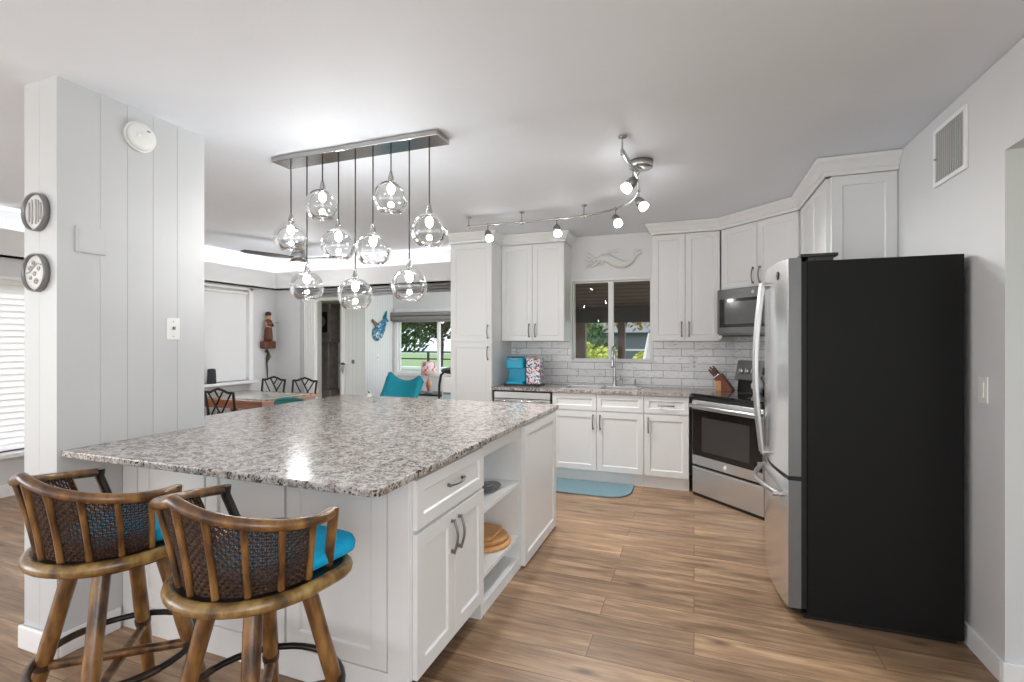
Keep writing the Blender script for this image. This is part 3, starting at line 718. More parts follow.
# --- countertops
CT0, CT1 = 0.884, 0.914
SKX0, SKX1, SKY0, SKY1 = -1.27, -0.53, 4.93, 5.27
b = MB().box(-2.018, SKX0, 4.825, YB - 0.011, CT0, CT1).box(SKX0, SKX1, 4.825, SKY0, CT0, CT1).box(SKX0, SKX1, SKY1, YB - 0.011, CT0, CT1)
b.prism([(SKX1, 4.825), (-0.042, 4.825), (0.49, 5.335), (0.39, 5.435), (0.385, YB - 0.011), (SKX1, YB - 0.011)], CT0, CT1)
tag(b.build('countertop', M['granite'], weld=False), 'speckled granite countertop holding the kitchen sink', 'countertop')
b = MB().prism([(0.555, 3.70), (XR - 0.011, 3.70), (XR - 0.011, 4.62), (1.10, 4.71), (0.555, 4.19)], CT0, CT1)
tag(b.build('countertop', M['granite']), 'short granite countertop between stove and fridge', 'countertop')
# --- dishwasher
t = thing('dishwasher', 'stainless dishwasher under the counter beside the pantry cabinet', 'dishwasher', (-2.008, BY, 0))
w = 0.645
MB().box(0.0, w, 0.012, 0.56, 0.0, 0.875).build('body', M['black'], t)
MB().box(0.015, w - 0.015, -0.022, 0.012, 0.11, 0.79).build('door', M['steel_h'], t, bevel=0.004)
MB().box(0.015, w - 0.015, -0.022, 0.012, 0.797, 0.865).build('control_strip', M['steel_h'], t, bevel=0.004)
MB().tube([(0.05, -0.022, 0.775), (0.05, -0.06, 0.775), (w - 0.05, -0.06, 0.775), (w - 0.05, -0.022, 0.775)], 0.011, 10).build('handle', M['chrome'], t)

# ================================================================ SINK
t = thing('kitchen_sink', 'double bowl stainless sink set into the back countertop', 'sink', ((SKX0 + SKX1) / 2, 5.10, 0))
hw = (SKX1 - SKX0) / 2; hy = 0.17
b = MB()
def bowl(b, x0, x1, y0, y1, zt, zb):
    b.box(x0, x1, y0, y1, zb - 0.004, zb).box(x0, x0 + 0.006, y0, y1, zb, zt).box(x1 - 0.006, x1, y0, y1, zb, zt)
    b.box(x0 + 0.006, x1 - 0.006, y0, y0 + 0.006, zb, zt).box(x0 + 0.006, x1 - 0.006, y1 - 0.006, y1, zb, zt)
for (x0, x1) in ((-hw, -0.012), (0.012, hw)):
    bb = MB(); bowl(bb, x0, x1, -hy, hy, 0.918, 0.70); bb.build('bowl', M['steel_h'], t, bevel=0.002)
    MB().lathe([(0.0, 0), (0.04, 0), (0.044, 0.004), (0.03, 0.003), (0.0, 0.002)], ((x0 + x1) / 2, 0.05, 0.700), 20).build('drain', M['chrome'], t)
b = MB().box(-hw - 0.018, hw + 0.018, -hy - 0.018, -hy, 0.9142, 0.920).box(-hw - 0.018, hw + 0.018, hy, hy + 0.018, 0.9142, 0.920)
b.box(-hw - 0.018, -hw, -hy, hy, 0.9142, 0.920).box(hw, hw + 0.018, -hy, hy, 0.9142, 0.920).box(-0.012, 0.012, -hy, hy, 0.912, 0.920)
b.build('rim', M['steel_h'], t, bevel=0.002)
t = thing('kitchen_faucet', 'stainless gooseneck faucet behind the sink', 'faucet', (-0.80, 5.345, 0.9145))
MB().lathe([(0.0, 0), (0.030, 0), (0.030, 0.008), (0.022, 0.014), (0.020, 0.10), (0.017, 0.105)], (0, 0, 0), 20).build('base', M['nickel'], t)
R_ = 0.075; pts = [(0, 0, 0.10), (0, 0, 0.30)] + [(0, -R_ + R_ * math.cos(a), 0.345 + R_ * math.sin(a)) for a in [PI * i / 12 for i in range(13)]] + [(0, -2 * R_, 0.32)]
MB().tube(pts, 0.0135, 12).build('spout', M['nickel'], t)
MB().lathe([(0.014, 0), (0.017, -0.03), (0.021, -0.10), (0.019, -0.115), (0, -0.115)], (0, -2 * R_, 0.32), 16).build('spray_head', M['nickel'], t)
MB().tube([(0.018, 0, 0.065), (0.055, 0, 0.075), (0.062, -0.01, 0.12)], [0.009, 0.008, 0.006], 8).build('lever', M['nickel'], t)
t = thing('soap_dispenser', 'small metal soap pump at the right rim of the sink', 'soap dispenser', (-0.585, 5.35, 0.9145))
MB().lathe([(0, 0), (0.018, 0), (0.018, 0.006), (0.011, 0.012), (0.010, 0.06), (0, 0.06)], (0, 0, 0), 16).build('body', M['nickel'], t)
MB().tube([(0, 0, 0.055), (0, 0, 0.082), (0, -0.055, 0.078)], 0.006, 8).build('nozzle', M['nickel'], t)

# ================================================================ ISLAND
IX0, IX1, IY0, IY1 = -2.97, -0.968, 1.352, 3.67
GX0 = -2.985
b = MB()
pl = [(SX1 + 0.001, IY0), (IX1 - 0.03, IY0), (IX1 - 0.009, IY0 + 0.009), (IX1, IY0 + 0.03), (IX1, IY1 - 0.02), (IX1 - 0.02, IY1), (GX0 + 0.02, IY1), (GX0, IY1 - 0.02), (GX0, SY1 + 0.001), (SX1 + 0.001, SY1 + 0.001)]
b.prism(pl, CT0 + 0.0005, CT1)
tag(b.build('countertop', M['granite'], bevel=0.005), 'large speckled granite island top reaching to the panelled wall', 'countertop')
# stool-side panelling of the island
FY = 1.60
t = thing('island_panel', 'white panelled island front behind the bar stools', 'island panel', (SX1 + 0.002, FY, 0))
Wp = (-1.006) - (SX1 + 0.002)
MB().box(0, Wp - 0.65, 0.0205, 0.04, 0, CT0).build('back_board', M['cab'], t)
xs = [0.0, -2.55 - SX1, -2.08 - SX1, -1.61 - SX1, -1.12 - SX1]
xs = [0.0] + [v - 0.002 for v in (-2.525 - SX1, -2.07 - SX1, -1.605 - SX1, -1.10 - SX1)]
for i in range(1, len(xs) - 1):
    MB().shaker(xs[i] + 0.006, xs[i + 1] - 0.006, 0.13, CT0 - 0.002, 0.02, th=0.018, st=0.07, dp=0.008).build('panel', M['cab'], t, bevel=0.0014, bseg=1)
MB().box(0, xs[1] - 0.004, 0.004, 0.02, 0.0, CT0).build('filler_strip', M['cab'], t, bevel=0.001)
MB().box(xs[-1], Wp, 0.0, 0.02, 0.0, CT0).build('corner_stile', M['cab'], t, bevel=0.0015)
MB().box(xs[1], xs[-1], 0.0, 0.02, 0.0, 0.126).build('base_rail', M['cab'], t, bevel=0.002)
# cabinet with drawer and two doors on the aisle side
FXI = -1.005
def isl(name, label, y0, cat='cabinet'): return thing(name, label, cat, (FXI, y0, 0), PI / 2)
t = isl('base_cabinet', 'white island cabinet with one drawer above two doors', FY + 0.002)
w = 2.262 - FY - 0.004
MB().box(0.02, w, 0.001, 0.60, 0.105, CT0).build('body', M['cab'], t)
MB().box(0.045, w - 0.03, 0.07, 0.60, 0, 0.104).build('toe_kick', M['black'], t)
door(t, 0.022, w / 2 + 0.011, 0.105, 0.665, w / 2 - 0.022, 0.555, st=0.06); door(t, w / 2 + 0.011, w, 0.105, 0.665, w / 2 + 0.044, 0.555, st=0.06)
door(t, 0.022, w, 0.675, 0.872, w / 2 + 0.011, 0.785, False, name='drawer', st=0.05)
# open shelves
t = isl('open_shelf_cabinet', 'white open shelf unit in the aisle side of the island', 2.262)
w = 2.865 - 2.262 - 0.002; D = 0.34
MB().box(0, 0.018, 0.0, D, 0.0, CT0).build('side_panel', M['cab'], t); MB().box(w - 0.018, w, 0.0, D, 0, CT0).build('side_panel', M['cab'], t)
MB().box(0.018, w - 0.018, D, D + 0.012, 0, CT0).build('back_panel', M['cab'], t)
for z in (0.19, 0.52): MB().box(0.018, w - 0.018, 0.0, D, z, z + 0.02).build('shelf', M['cab'], t, bevel=0.001)
MB().box(0.018, w - 0.018, 0.0, D, 0.045, 0.065).build('shelf', M['cab'], t, bevel=0.001)
MB().box(0.018, w - 0.018, 0.002, 0.02, 0.0, 0.0445).build('toe_kick', M['cab'], t)
MB().box(0.018, w - 0.018, 0.0, 0.018, 0.81, CT0).build('top_rail', M['cab'], t)
# end cabinet with panel
t = isl('base_cabinet', 'white island end cabinet with one tall plain shaker panel', 2.865)
w = 3.60 - 2.865
MB().box(0, w, 0.001, 0.60, 0.0, CT0).build('body', M['cab'], t)
MB().shaker(0.002, w - 0.002, 0.012, CT0 - 0.004, 0, th=0.03, st=0.065, dp=0.01).build('side_panel', M['cab'], t, bevel=0.0016, bseg=1)
# far side of the island, plain backs
t = thing('island_panel', 'white far-side board of the island facing the dining area', 'island panel', (0, 0, 0))
MB().box(-2.60, FXI - 0.605, 3.60, 3.62, 0, CT0).build('back_board', M['cab'], t)
MB().box(-2.60, -2.58, SY1 + 0.003, 3.598, 0, CT0).build('side_board', M['cab'], t)
# things on the shelves
def on_shelf(y): return FXI - y
t = tag(MB().lathe([(0, 0), (0.155, 0), (0.163, 0.006), (0.163, 0.016), (0.155, 0.022), (0, 0.022)], (0, 0, 0), 40).build('cutting_board', M['wood_light'], loc=(-1.17, 2.675, 0.2105)),
    'round light wood board, lowest of the stack on the island shelf', 'cutting board', 'cutting boards on the island shelf')
t = tag(MB().lathe([(0, 0), (0.143, 0), (0.15, 0.006), (0.15, 0.02), (0.143, 0.026), (0, 0.026)], (0, 0, 0), 40, sx=1.0, sy=0.95).build('cutting_board', M['wood_tan'], loc=(-1.175, 2.68, 0.233)),
    'round tan wood board with rounded rim, in the middle of the stack', 'cutting board', 'cutting boards on the island shelf')
b = MB().prism([(x, y) for x, y in arc(0.05, 0.06, 0.05, 0, PI / 2, 6) + arc(-0.05, 0.06, 0.05, PI / 2, PI, 6) + arc(-0.05, -0.06, 0.05, PI, 1.5 * PI, 6) + arc(0.05, -0.06, 0.05, 1.5 * PI, 2 * PI, 6)], 0, 0.02)
t = tag(b.build('cutting_board', M['wood_light'], loc=(-1.18, 2.68, 0.2595), bevel=0.004), 'small oblong wood board on top of the round boards', 'cutting board', 'cutting boards on the island shelf')
t = thing('shallow_dish', 'shallow grey dish on the upper island shelf', 'dish', (-1.13, 2.63, 0.5405))
MB().lathe([(0.0, 0), (0.055, 0), (0.082, 0.012), (0.086, 0.012), (0.058, 0.004), (0.0, 0.004)], (0, 0, 0), 28, sx=0.9, sy=1.5).build('dish', plain('smoky_dish', lin(150, 152, 154), 0.15), t)
MB().tube([(-0.03, -0.06, 0.012), (0.0, 0.0, 0.014), (0.02, 0.05, 0.012)], 0.006, 8).build('stirrer', M['dark_nickel'], t)
# small ornament at the far edge of the island
t = thing('ornament', 'tiny white and black ornament at the far island edge', 'ornament', (-2.62, 3.55, 0.9145))
MB().lathe([(0, 0), (0.018, 0), (0.022, 0.012), (0.014, 0.032), (0, 0.035)], (0, 0, 0), 16).build('body', M['whitep'], t)
MB().tube([(0.0, 0, 0.03), (-0.018, 0, 0.055)], [0.007, 0.002], 8).build('tip', M['black'], t)

# ================================================================ BAR STOOLS
def seat_outline(s=1.0, n=28, r=0.243, fy=0.160):
    """D-shaped plan: semicircular back, squarer front; front = +y"""
    pts = []
    for i in range(n + 1):
        a = PI + PI * i / n
        pts.append((r * math.cos(a) * s, r * math.sin(a) * s))
    cr = 0.09
    X = r * s; Y = (fy + 0.02) * s
    pts += [(X - cr + cr * math.cos(a), Y - cr + cr * math.sin(a)) for a in [PI / 2 * i / 6 for i in range(7)]]
    pts += [(-X + cr + cr * math.cos(a), Y - cr + cr * math.sin(a)) for a in [PI / 2 + PI / 2 * i / 6 for i in range(7)]]
    return pts
def rail_pt(t, lo=False):
    """t in -1..1 from left arm tip round the back to right arm tip"""
    ph = t * math.radians(112)
    if lo: return Vector((0.219 * math.sin(ph), -0.219 * math.cos(ph), 0.682))
    rx, ry = 0.280, 0.231
    return Vector((rx * math.sin(ph), -ry * math.cos(ph) - 0.036, 0.962 - 0.088 * (1 - (1 - min(1.0, abs(t))) ** 1.8)))
def make_stool(label):
    t = thing('bar_stool', label, 'bar stool', group='rattan bar stools at the island')
    out = [(x, y, 0.662) for x, y in seat_outline()]
    MB().tube(out, 0.021, 12, closed=True).build('seat_frame', M['rattan2'], t)
    MB().tube([(x * 0.86, y * 0.86, 0.636) for x, y, z in out], 0.014, 10, closed=True).build('lower_ring', M['rattan'], t)
    MB().prism(seat_outline(0.96), 0.655, 0.681).build('seat_panel', M['seatboard'], t)
    # cushion: rounded puffy slab reaching over the front edge
    b = MB(); prof = [(0.90, 0.0), (0.99, 0.012), (1.0, 0.03), (0.97, 0.047), (0.86, 0.058), (0.5, 0.064), (0.02, 0.066)]
    o = [(x * 0.83, y * 0.83 + 0.065) for x, y in seat_outline(1.0, r=0.262, fy=0.19)]
    n = len(o); vs = []
    for s, z in prof: vs += [(x * s, (y - 0.05) * s + 0.05, 0.683 + z) for x, y in o]
    fs = [(i * n + k, i * n + (k + 1) % n, (i + 1) * n + (k + 1) % n, (i + 1) * n + k) for i in range(len(prof) - 1) for k in range(n)]
    fs.append(tuple(reversed(range(n)))); fs.append(tuple(range((len(prof) - 1) * n, len(prof) * n)))
    b.add(vs, fs, True); b.build('cushion', M['turq'], t, label='turquoise cushion')
    # rail and arms
    N_ = 40; pts = [rail_pt(-1 + 2 * i / N_) for i in range(N_ + 1)]
    MB().tube(pts, 0.0170, 12).build('top_rail', M['rattan'], t)
    for s in (-1, 1):
        p = rail_pt(s); q = rail_pt(s, True); q.x *= 0.98
        MB().tube([p + Vector((0, 0.004, 0.012)), p + Vector((0, 0.004, -0.02)), q + Vector((0, 0.01, 0))], [0.019, 0.016, 0.015], 10).build('arm_post', M['rattan_dark'] if s < 0 else M['rattan'], t)
    # spindles, bowed outwards
    for k in range(9):
        tt = -0.80 + 1.60 * k / 8
        lo = rail_pt(tt, True); hi = rail_pt(tt); ps = []
        for j in range(7):
            u = j / 6; p = lo.lerp(hi, u ** 1.5 * 0.35 + u * 0.65)
            p.z = lo.z + (hi.z - lo.z) * u - 0.003; ps.append(p)
        MB().tube(ps, [0.0105 - 0.001 * math.sin(PI * j / 6) for j in range(7)], 8).build('spindle', M['rattan'], t)
    # woven cane back: a diagonal lattice of thin strands inside the spindles
    nu, nv = 62, 20; vs = []
    for j in range(nv + 1):
        for i in range(nu + 1):
            tt = -0.80 + 1.60 * i / nu; u = j / nv
            lo = rail_pt(tt, True); hi = rail_pt(tt); p = lo.lerp(hi, (u ** 1.5 * 0.35 + u * 0.65))
            p.z = lo.z + (hi.z - lo.z) * u * 0.97; c = Vector((p.x, p.y, 0)) * 0.955
            vs.append((c.x, c.y, p.z))
    fs = []
    for j in range(nv):
        for i in range(nu):
            a = j * (nu + 1) + i; q = (a, a + 1, a + nu + 2, a + nu + 1)
            fs += [(q[0], q[1], q[2]), (q[0], q[2], q[3])] if (i + j) % 2 else [(q[0], q[1], q[3]), (q[1], q[2], q[3])]
    o = MB().add(vs, fs).build('cane_panel', M['cane'], t)
    m = o.modifiers.new('strands', 'WIREFRAME'); m.thickness = 0.0070; m.use_replace = True; m.use_even_offset = False
    # legs, splayed
    for sx, sy in ((-1, -1), (1, -1), (1, 1), (-1, 1)):
        top = Vector((sx * 0.088, sy * 0.088, 0.645)); bot = Vector((sx * 0.205, sy * 0.205, 0.0))
        P = [top.lerp(bot, k / 8) for k in range(9)]
        l = MB().tube(P, [0.027, 0.0265, 0.026, 0.0255, 0.0268, 0.025, 0.0245, 0.024, 0.0235], 12).build('leg', M['rattan'], t)
        c = top.lerp(bot, 0.62)
        MB().tube([top.lerp(bot, 0.60), top.lerp(bot, 0.63)], 0.0285, 12).build('binding', M['rattan_dark'], l)
    for s in (-1, 1):
        MB().tube([(-0.155, -0.155 * s, 0.235 + 0.012 * s), (0.155, 0.155 * s, 0.235 + 0.012 * s)], 0.0165, 10).build('stretcher', M['rattan'], t)
    ring = [(0.252 * math.cos(2 * PI * k / 40), 0.245 * math.sin(2 * PI * k / 40), 0.265) for k in range(40)]
    MB().tube([ring[k % 40] for k in range(0, 21)], 0.0115, 10, cap=True).build('foot_rail', M['ironring'], t)
    MB().tube([ring[k % 40] for k in range(20, 41)], 0.0135, 10, cap=True).build('foot_rail', M['rattan_dark'], t)
    for sx, sy in ((-1, -1), (1, -1), (1, 1), (-1, 1)):
        pass
    return t
st = make_stool('rattan bar stool with a cane back, nearest the aisle')
st.location = (-1.31, 1.207, 0); st.rotation_euler = (0, 0, math.radians(-6))
dup(st, (-1.99, 1.20, 0), math.radians(-6), 'rattan bar stool with a cane back, beside the panelled wall')

# ================================================================ REFRIGERATOR (local: x along front, -y out of the door)
FRX, FRY0, FRY1 = 0.448, 2.825, 3.635
t = thing('refrigerator', 'tall stainless french door refrigerator with black side', 'refrigerator', (FRX, FRY1, 0), -PI / 2)
w = FRY1 - FRY0; D0 = 0.085
MB().box(0, w, D0, 0.712, 0.025, 1.800).build('body', M['fridge_side'], t, bevel=0.004)
MB().box(0.01, w - 0.01, 0.06, D0 - 0.0005, 0.05, 1.80).build('gasket', M['rubber'], t)
MB().box(0.02, w - 0.02, 0.07, 0.69, 0.0, 0.0245).build('base_grille', M['black'], t)
MB().box(0.03, w - 0.005, 0.055, 0.22, 1.8215, 1.838).build('hinge_cover', M['black'], t, bevel=0.004)
MB().box(0.04, w - 0.015, 0.09, 0.20, 1.8003, 1.8213).build('hinge_base', M['black'], t)
def bowed(x0, x1, z0, z1, yb, bow=0.045, cut=None, n=14, full=(0, 0.81)):
    """door slab: flat back at yb, bowed front"""
    vs = []
    for i in range(n + 1):
        x = x0 + (x1 - x0) * i / n; u = (x - full[0]) / (full[1] - full[0]); y = -bow * (1 - (2 * u - 1) ** 2)
        zt = z1 if cut is None else z1 + 0; vs += [(x, y, z0), (x, y, zt), (x, yb, z0), (x, yb, zt)]
    fs = []
    for i in range(n):
        a = 4 * i; b_ = a + 4
        fs += [(a, b_, b_ + 1, a + 1), (a + 2, a + 3, b_ + 3, b_ + 2), (a + 1, b_ + 1, b_ + 3, a + 3), (a, a + 2, b_ + 2, b_)]
    fs += [(0, 1, 3, 2), (4 * n, 4 * n + 2, 4 * n + 3, 4 * n + 1)]
    return MB().add(vs, fs)
def side_mat(o):
    o.data.materials.append(M['steel_side'])
    k = len(o.data.polygons)
    for i in (k - 2, k - 1): o.data.polygons[i].material_index = 1
    return o
dr1 = side_mat(bowed(0.0, w / 2 - 0.002, 0.715, 1.820, 0.059).build('door', M['steel'], t, bevel=0.003))
dr2 = side_mat(bowed(w / 2 + 0.002, w, 0.715, 1.820, 0.059).build('door', M['steel'], t, bevel=0.003))
dr3 = side_mat(bowed(0.0, w, 0.05, 0.695, 0.059, bow=0.045).build('freezer_drawer', M['steel'], t, bevel=0.003))
MB().box(0.004, w - 0.004, -0.0, 0.06, 0.697, 0.713).build('seam', M['rubber'], t)
def fhandle(p, x, z0, z1, x2=None):
    n = 14; pts = []; rr = []
    for i in range(n + 1):
        u = i / n; o = -0.045 - 0.026 - 0.036 * math.sin(PI * u)
        if x2 is None: pts.append((x, o, z0 + (z1 - z0) * u))
        else: pts.append((x + (x2 - x) * u, o + 0.005 + 0.04 * (2 * u - 1) ** 2, z0))
        rr.append(0.014)
    b = MB().tube(pts, rr, 10)
    if x2 is None:
        for z in (z0 + 0.012, z1 - 0.012): b.tube([(x, -0.078, z), (x, -0.040, z)], 0.016, 10)
    else:
        b.tube([(x + 0.01, -0.06, z0), (x + 0.01, -0.02, z0)], 0.014, 10); b.tube([(x2 - 0.01, -0.06, z0), (x2 - 0.01, -0.015, z0)], 0.014, 10)
    b.build('handle', M['handle'], p)
fhandle(dr1, w / 2 - 0.04, 0.745, 1.735); fhandle(dr2, w / 2 + 0.04, 0.745, 1.735)
fhandle(dr3, 0.07, 0.60, 0.60, w - 0.07)
def emblem(parent, c, r, normal='y', mat=None):
    """round script emblem: ring with two small curled strokes"""
    b = MB(); x, y, z = c
    b.tube([(x + r * math.cos(a), y, z + r * math.sin(a)) for a in [2 * PI * k / 24 for k in range(24)]], r * 0.1, 6, closed=True)
    for s in (-1, 1):
        b.tube([(x + s * r * 0.32 + r * 0.26 * math.cos(a), y, z + r * 0.42 * math.sin(a)) for a in [0.6 + 5.0 * k / 12 for k in range(13)]], r * 0.08, 5)
    b.lathe([(0.0, -0.001), (r * 0.95, -0.001), (r * 0.95, 0.0004), (0.0, 0.0004)], (x, y, z), 24, axis='y')
    return b.build('emblem', mat or M['greyp'], parent)
emblem(dr2, (w - 0.15, -0.030, 1.75), 0.020, mat=M['steel_side'])

# ================================================================ STOVE
RW = 0.757
t = thing('electric_range', 'stainless electric stove set diagonally in the corner', 'stove', (-0.022, 4.792, 0), -PI / 4)
MB().box(0.0, RW, 0.035, 0.62, 0.03, 0.905).build('body', M['black'], t, bevel=0.003)
MB().box(0.01, RW - 0.01, 0.012, 0.58, 0.0, 0.0275).build('base', M['black'], t)
MB().box(-0.002, RW + 0.002, -0.002, 0.60, 0.9055, 0.925).build('cooktop', M['cooktop'], t, bevel=0.004)
for (cx, cy, r) in ((0.2, 0.17, 0.1), (0.56, 0.17, 0.075), (0.2, 0.42, 0.075), (0.56, 0.42, 0.1)):
    MB().tube([(cx + r * math.cos(2 * PI * k / 36), cy + r * math.sin(2 * PI * k / 36), 0.9251) for k in range(36)], 0.0012, 4, closed=True).build('burner_ring', M['greyp'], t)
dw = 0.01
d = MB().box(dw, RW - dw, 0.0, 0.034, 0.285, 0.865).build('oven_door', M['steel_h'], t, bevel=0.004)
MB().box(dw + 0.008, RW - dw - 0.008, -0.006, -0.0005, 0.37, 0.785).build('door_glass', M['ovenglass'], d, bevel=0.002)
MB().box(0.13, RW - 0.13, -0.0075, -0.0062, 0.42, 0.72).build('oven_window', plain('oven_window_glass', lin(56, 55, 55), 0.12, spec=0.7), d)
hp = [(0.03, -0.0, 0.82), (0.03, -0.045, 0.82), (0.06, -0.055, 0.82), (RW - 0.06, -0.055, 0.82), (RW - 0.03, -0.045, 0.82), (RW - 0.03, 0.0, 0.82)]
MB().tube(hp, 0.019, 12).build('handle', M['handle'], d)
emblem(d, (RW / 2, -0.001, 0.325), 0.018, mat=M['whitep'])
MB().box(dw, RW - dw, 0.002, 0.034, 0.028, 0.262).build('storage_drawer', M['steel_h'], t, bevel=0.004)
MB().box(0.02, RW - 0.02, 0.004, 0.03, 0.868, 0.90).build('front_strip', M['black'], t)
# backguard with slanted control panel
b = MB().extr([(0.0, 0.585, 0.925), (0.0, 0.64, 0.925), (0.0, 0.64, 1.05), (0.0, 0.600, 1.05)], (0, 0, 0), (RW, 0, 0)); b.build('backguard', M['black'], t)
cp = MB().extr([(-0.004, 0.55, 1.035), (-0.004, 0.645, 1.02), (-0.004, 0.645, 1.215), (-0.004, 0.598, 1.215)], (0, 0, 0), (RW + 0.008, 0, 0)).build('control_panel', M['slate'], t, bevel=0.004)
for x in (0.07, 0.135, 0.20, RW - 0.20, RW - 0.135, RW - 0.07):
    q = MB().lathe([(0.026, 0), (0.024, 0.018), (0.019, 0.024), (0.0, 0.024)], (0, 0, 0), 18, axis='y')
    q.box(-0.005, 0.005, -0.034, -0.02, -0.02, 0.02)
    q.xform(Matrix.Translation((x, 0.566, 1.115)) @ Matrix.Rotation(-0.26, 4, 'X')); q.build('knob', M['chrome'], cp)
q = MB().box(-0.09, 0.09, -0.003, 0.001, -0.035, 0.035); q.xform(Matrix.Translation((RW / 2, 0.570, 1.125)) @ Matrix.Rotation(-0.26, 4, 'X')); q.build('display', M['ovenglass'], cp)
# white round jar at the back of the cooktop
t = thing('ceramic_jar', 'white round jar with pale blue foot at the back of the stove', 'jar', (0.545, 4.985, 0.926))
MB().lathe([(0, 0), (0.04, 0), (0.042, 0.016), (0, 0.016)], (0, 0, 0), 20).build('foot', M['paleblue'], t)
MB().lathe([(0.035, 0.0165), (0.055, 0.045), (0.056, 0.075), (0.04, 0.11), (0.024, 0.13), (0.026, 0.15), (0.0, 0.15)], (0, 0, 0), 24).build('body', M['whitep'], t)
MB().tube([(0.045, 0, 0.06), (0.075, 0, 0.08), (0.07, 0, 0.115), (0.035, 0, 0.12)], 0.006, 8).build('handle', M['whitep'], t)

# ================================================================ MICROWAVE
mx0 = 0.245 - 0.045; SUMM = SUMU - 0.10
t = thing('microwave_oven', 'grey built-in microwave hanging above the stove', 'microwave', ((SUMM - SUMU) / 2 + dx0 + 0.012, (SUMM - SUMU) / 2 + dy0 - 0.012, 1.452), -PI / 4)
mw = Ld - 0.034; mh = 0.428; md = dep + 0.065
MB().box(0.0, mw, 0.02, md - 0.02, 0.0, mh).build('body', M['slate'], t, bevel=0.003)
d = MB().box(0.0, mw * 0.99, 0.0, 0.0195, 0.012, mh).build('door', M['slate'], t, bevel=0.004)
MB().box(0.03, mw * 0.74, -0.003, -0.0003, 0.075, mh - 0.09).build('door_glass', M['ovenglass'], d, bevel=0.002)
MB().box(0.09, mw * 0.66, -0.0045, -0.0032, 0.105, mh - 0.12).build('window', M['microglass'], d)
MB().box(mw * 0.78, mw * 0.95, -0.003, -0.0003, 0.06, mh - 0.09).build('keypad', M['ovenglass'], d)
MB().tube([(mw * 0.765, -0.0, 0.06), (mw * 0.765, -0.035, 0.07), (mw * 0.765, -0.04, mh * 0.5), (mw * 0.765, -0.035, mh - 0.1), (mw * 0.765, 0, mh - 0.09)], 0.009, 8).build('handle', M['chrome'], d)
emblem(d, (mw * 0.5, -0.001, mh - 0.045), 0.014, mat=M['whitep'])
MB().box(0.02, mw - 0.02, 0.03, 0.06, -0.012, -0.0005).build('vent_grille', M['black'], t)
MB().box(0.0, 0.035, 0.022, 0.055, -0.03, -0.0005).build('task_light', M['whitep'], t, bevel=0.003)

# ================================================================ COUNTER ITEMS
t = thing('knife_block', 'slanted wooden knife block on the corner countertop', 'knife block', (0.262, 5.215, 0.9145), -0.35)
b = MB().extr([(-0.05, -0.045, 0), (0.10, -0.045, 0), (0.10, -0.045, 0.02), (-0.01, -0.045, 0.17), (-0.075, -0.045, 0.115), (-0.05, -0.045, 0.09)], (0, 0, 0), (0, 0.09, 0))
b.build('body', M['wood_block'], t, bevel=0.003)
MB().box(-0.049, -0.002, -0.047, -0.0453, 0.003, 0.098).build('front_face', M['wood_light'], t)
kb = t.matrix_basis.copy()
Mk = Matrix.Translation((0.262, 5.215, 0.9145)) @ Matrix.Rotation(-0.35, 4, 'Z')
def knife(u, v, L):
    """knife standing in the sloped face; origin at the slot"""
    b = MB()
    b.box(-0.0075, 0.0075, -0.006, 0.006, 0.010, L); b.box(-0.009, 0.009, -0.007, 0.007, 0.002, 0.0098)
    for z in (0.35, 0.65): b.lathe([(0.0025, -0.0008), (0.0025, 0.0132)], (0, 0.0065, L * z), 8, axis='y')
    return b
spots = [(-0.060, -0.027, 0.095), (-0.045, -0.005, 0.11), (-0.030, 0.02, 0.105), (-0.030, -0.028, 0.085), (-0.055, 0.022, 0.08)]
names = ['front left knife, lowest in the wooden block', 'long middle knife standing in the wooden block', 'rear right knife standing in the wooden block', 'short knife near the top front of the wooden block', 'short rear knife on the low side of the wooden block']
for (x, y, L), nm in zip(spots, names):
    z = 0.17 + (x + 0.01) * (0.055 / 0.065)
    root = thing('kitchen_knife', nm, 'knife', tuple(Mk @ Vector((x, y, z + 0.001))), 0, 'knives in the wooden block')
    root.rotation_euler = (0, -0.70, -0.35)
    MB().box(-0.0085, 0.0085, -0.0065, 0.0065, 0.012, L).build('grip', M['knifegrip'], root, bevel=0.002)
    MB().box(-0.009, 0.009, -0.007, 0.007, 0.0, 0.0118).build('bolster', M['chrome'], root, bevel=0.001)
    MB().box(-0.0085, 0.0085, -0.0065, 0.0065, L + 0.0002, L + 0.006).build('end_cap', M['chrome'], root)
# tray, coffee maker, pod tower
t = tag(MB().box(-0.20, 0.20, -0.11, 0.11, 0, 0.012).box(-0.20, 0.20, -0.115, -0.105, 0.0, 0.02).build('serving_tray', M['black'], loc=(-1.745, 5.12, 0.9145), bevel=0.003), 'flat black tray under the coffee maker on the counter', 'tray')
t = thing('coffee_maker', 'teal pod coffee maker on a black tray', 'coffee maker', (-1.83, 5.12, 0.927))
hw = 0.105
def rrect(hx, hy, r, n=5):
    return arc(hx - r, hy - r, r, 0, PI / 2, n) + arc(-hx + r, hy - r, r, PI / 2, PI, n) + arc(-hx + r, -hy + r, r, PI, 1.5 * PI, n) + arc(hx - r, -hy + r, r, 1.5 * PI, 2 * PI, n)
MB().prism([(x, y + 0.035) for x, y in rrect(hw, 0.055, 0.02)], 0, 0.285).build('body', M['tealplastic'], t, bevel=0.006)
MB().prism([(x, y - 0.05) for x, y in rrect(hw - 0.003, 0.05, 0.02)], 0, 0.035).build('drip_base', M['tealplastic'], t, bevel=0.005)
MB().prism([(x, y - 0.045) for x, y in rrect(hw - 0.003, 0.06, 0.025)], 0.175, 0.290).build('brew_head', M['tealplastic'], t, bevel=0.01)
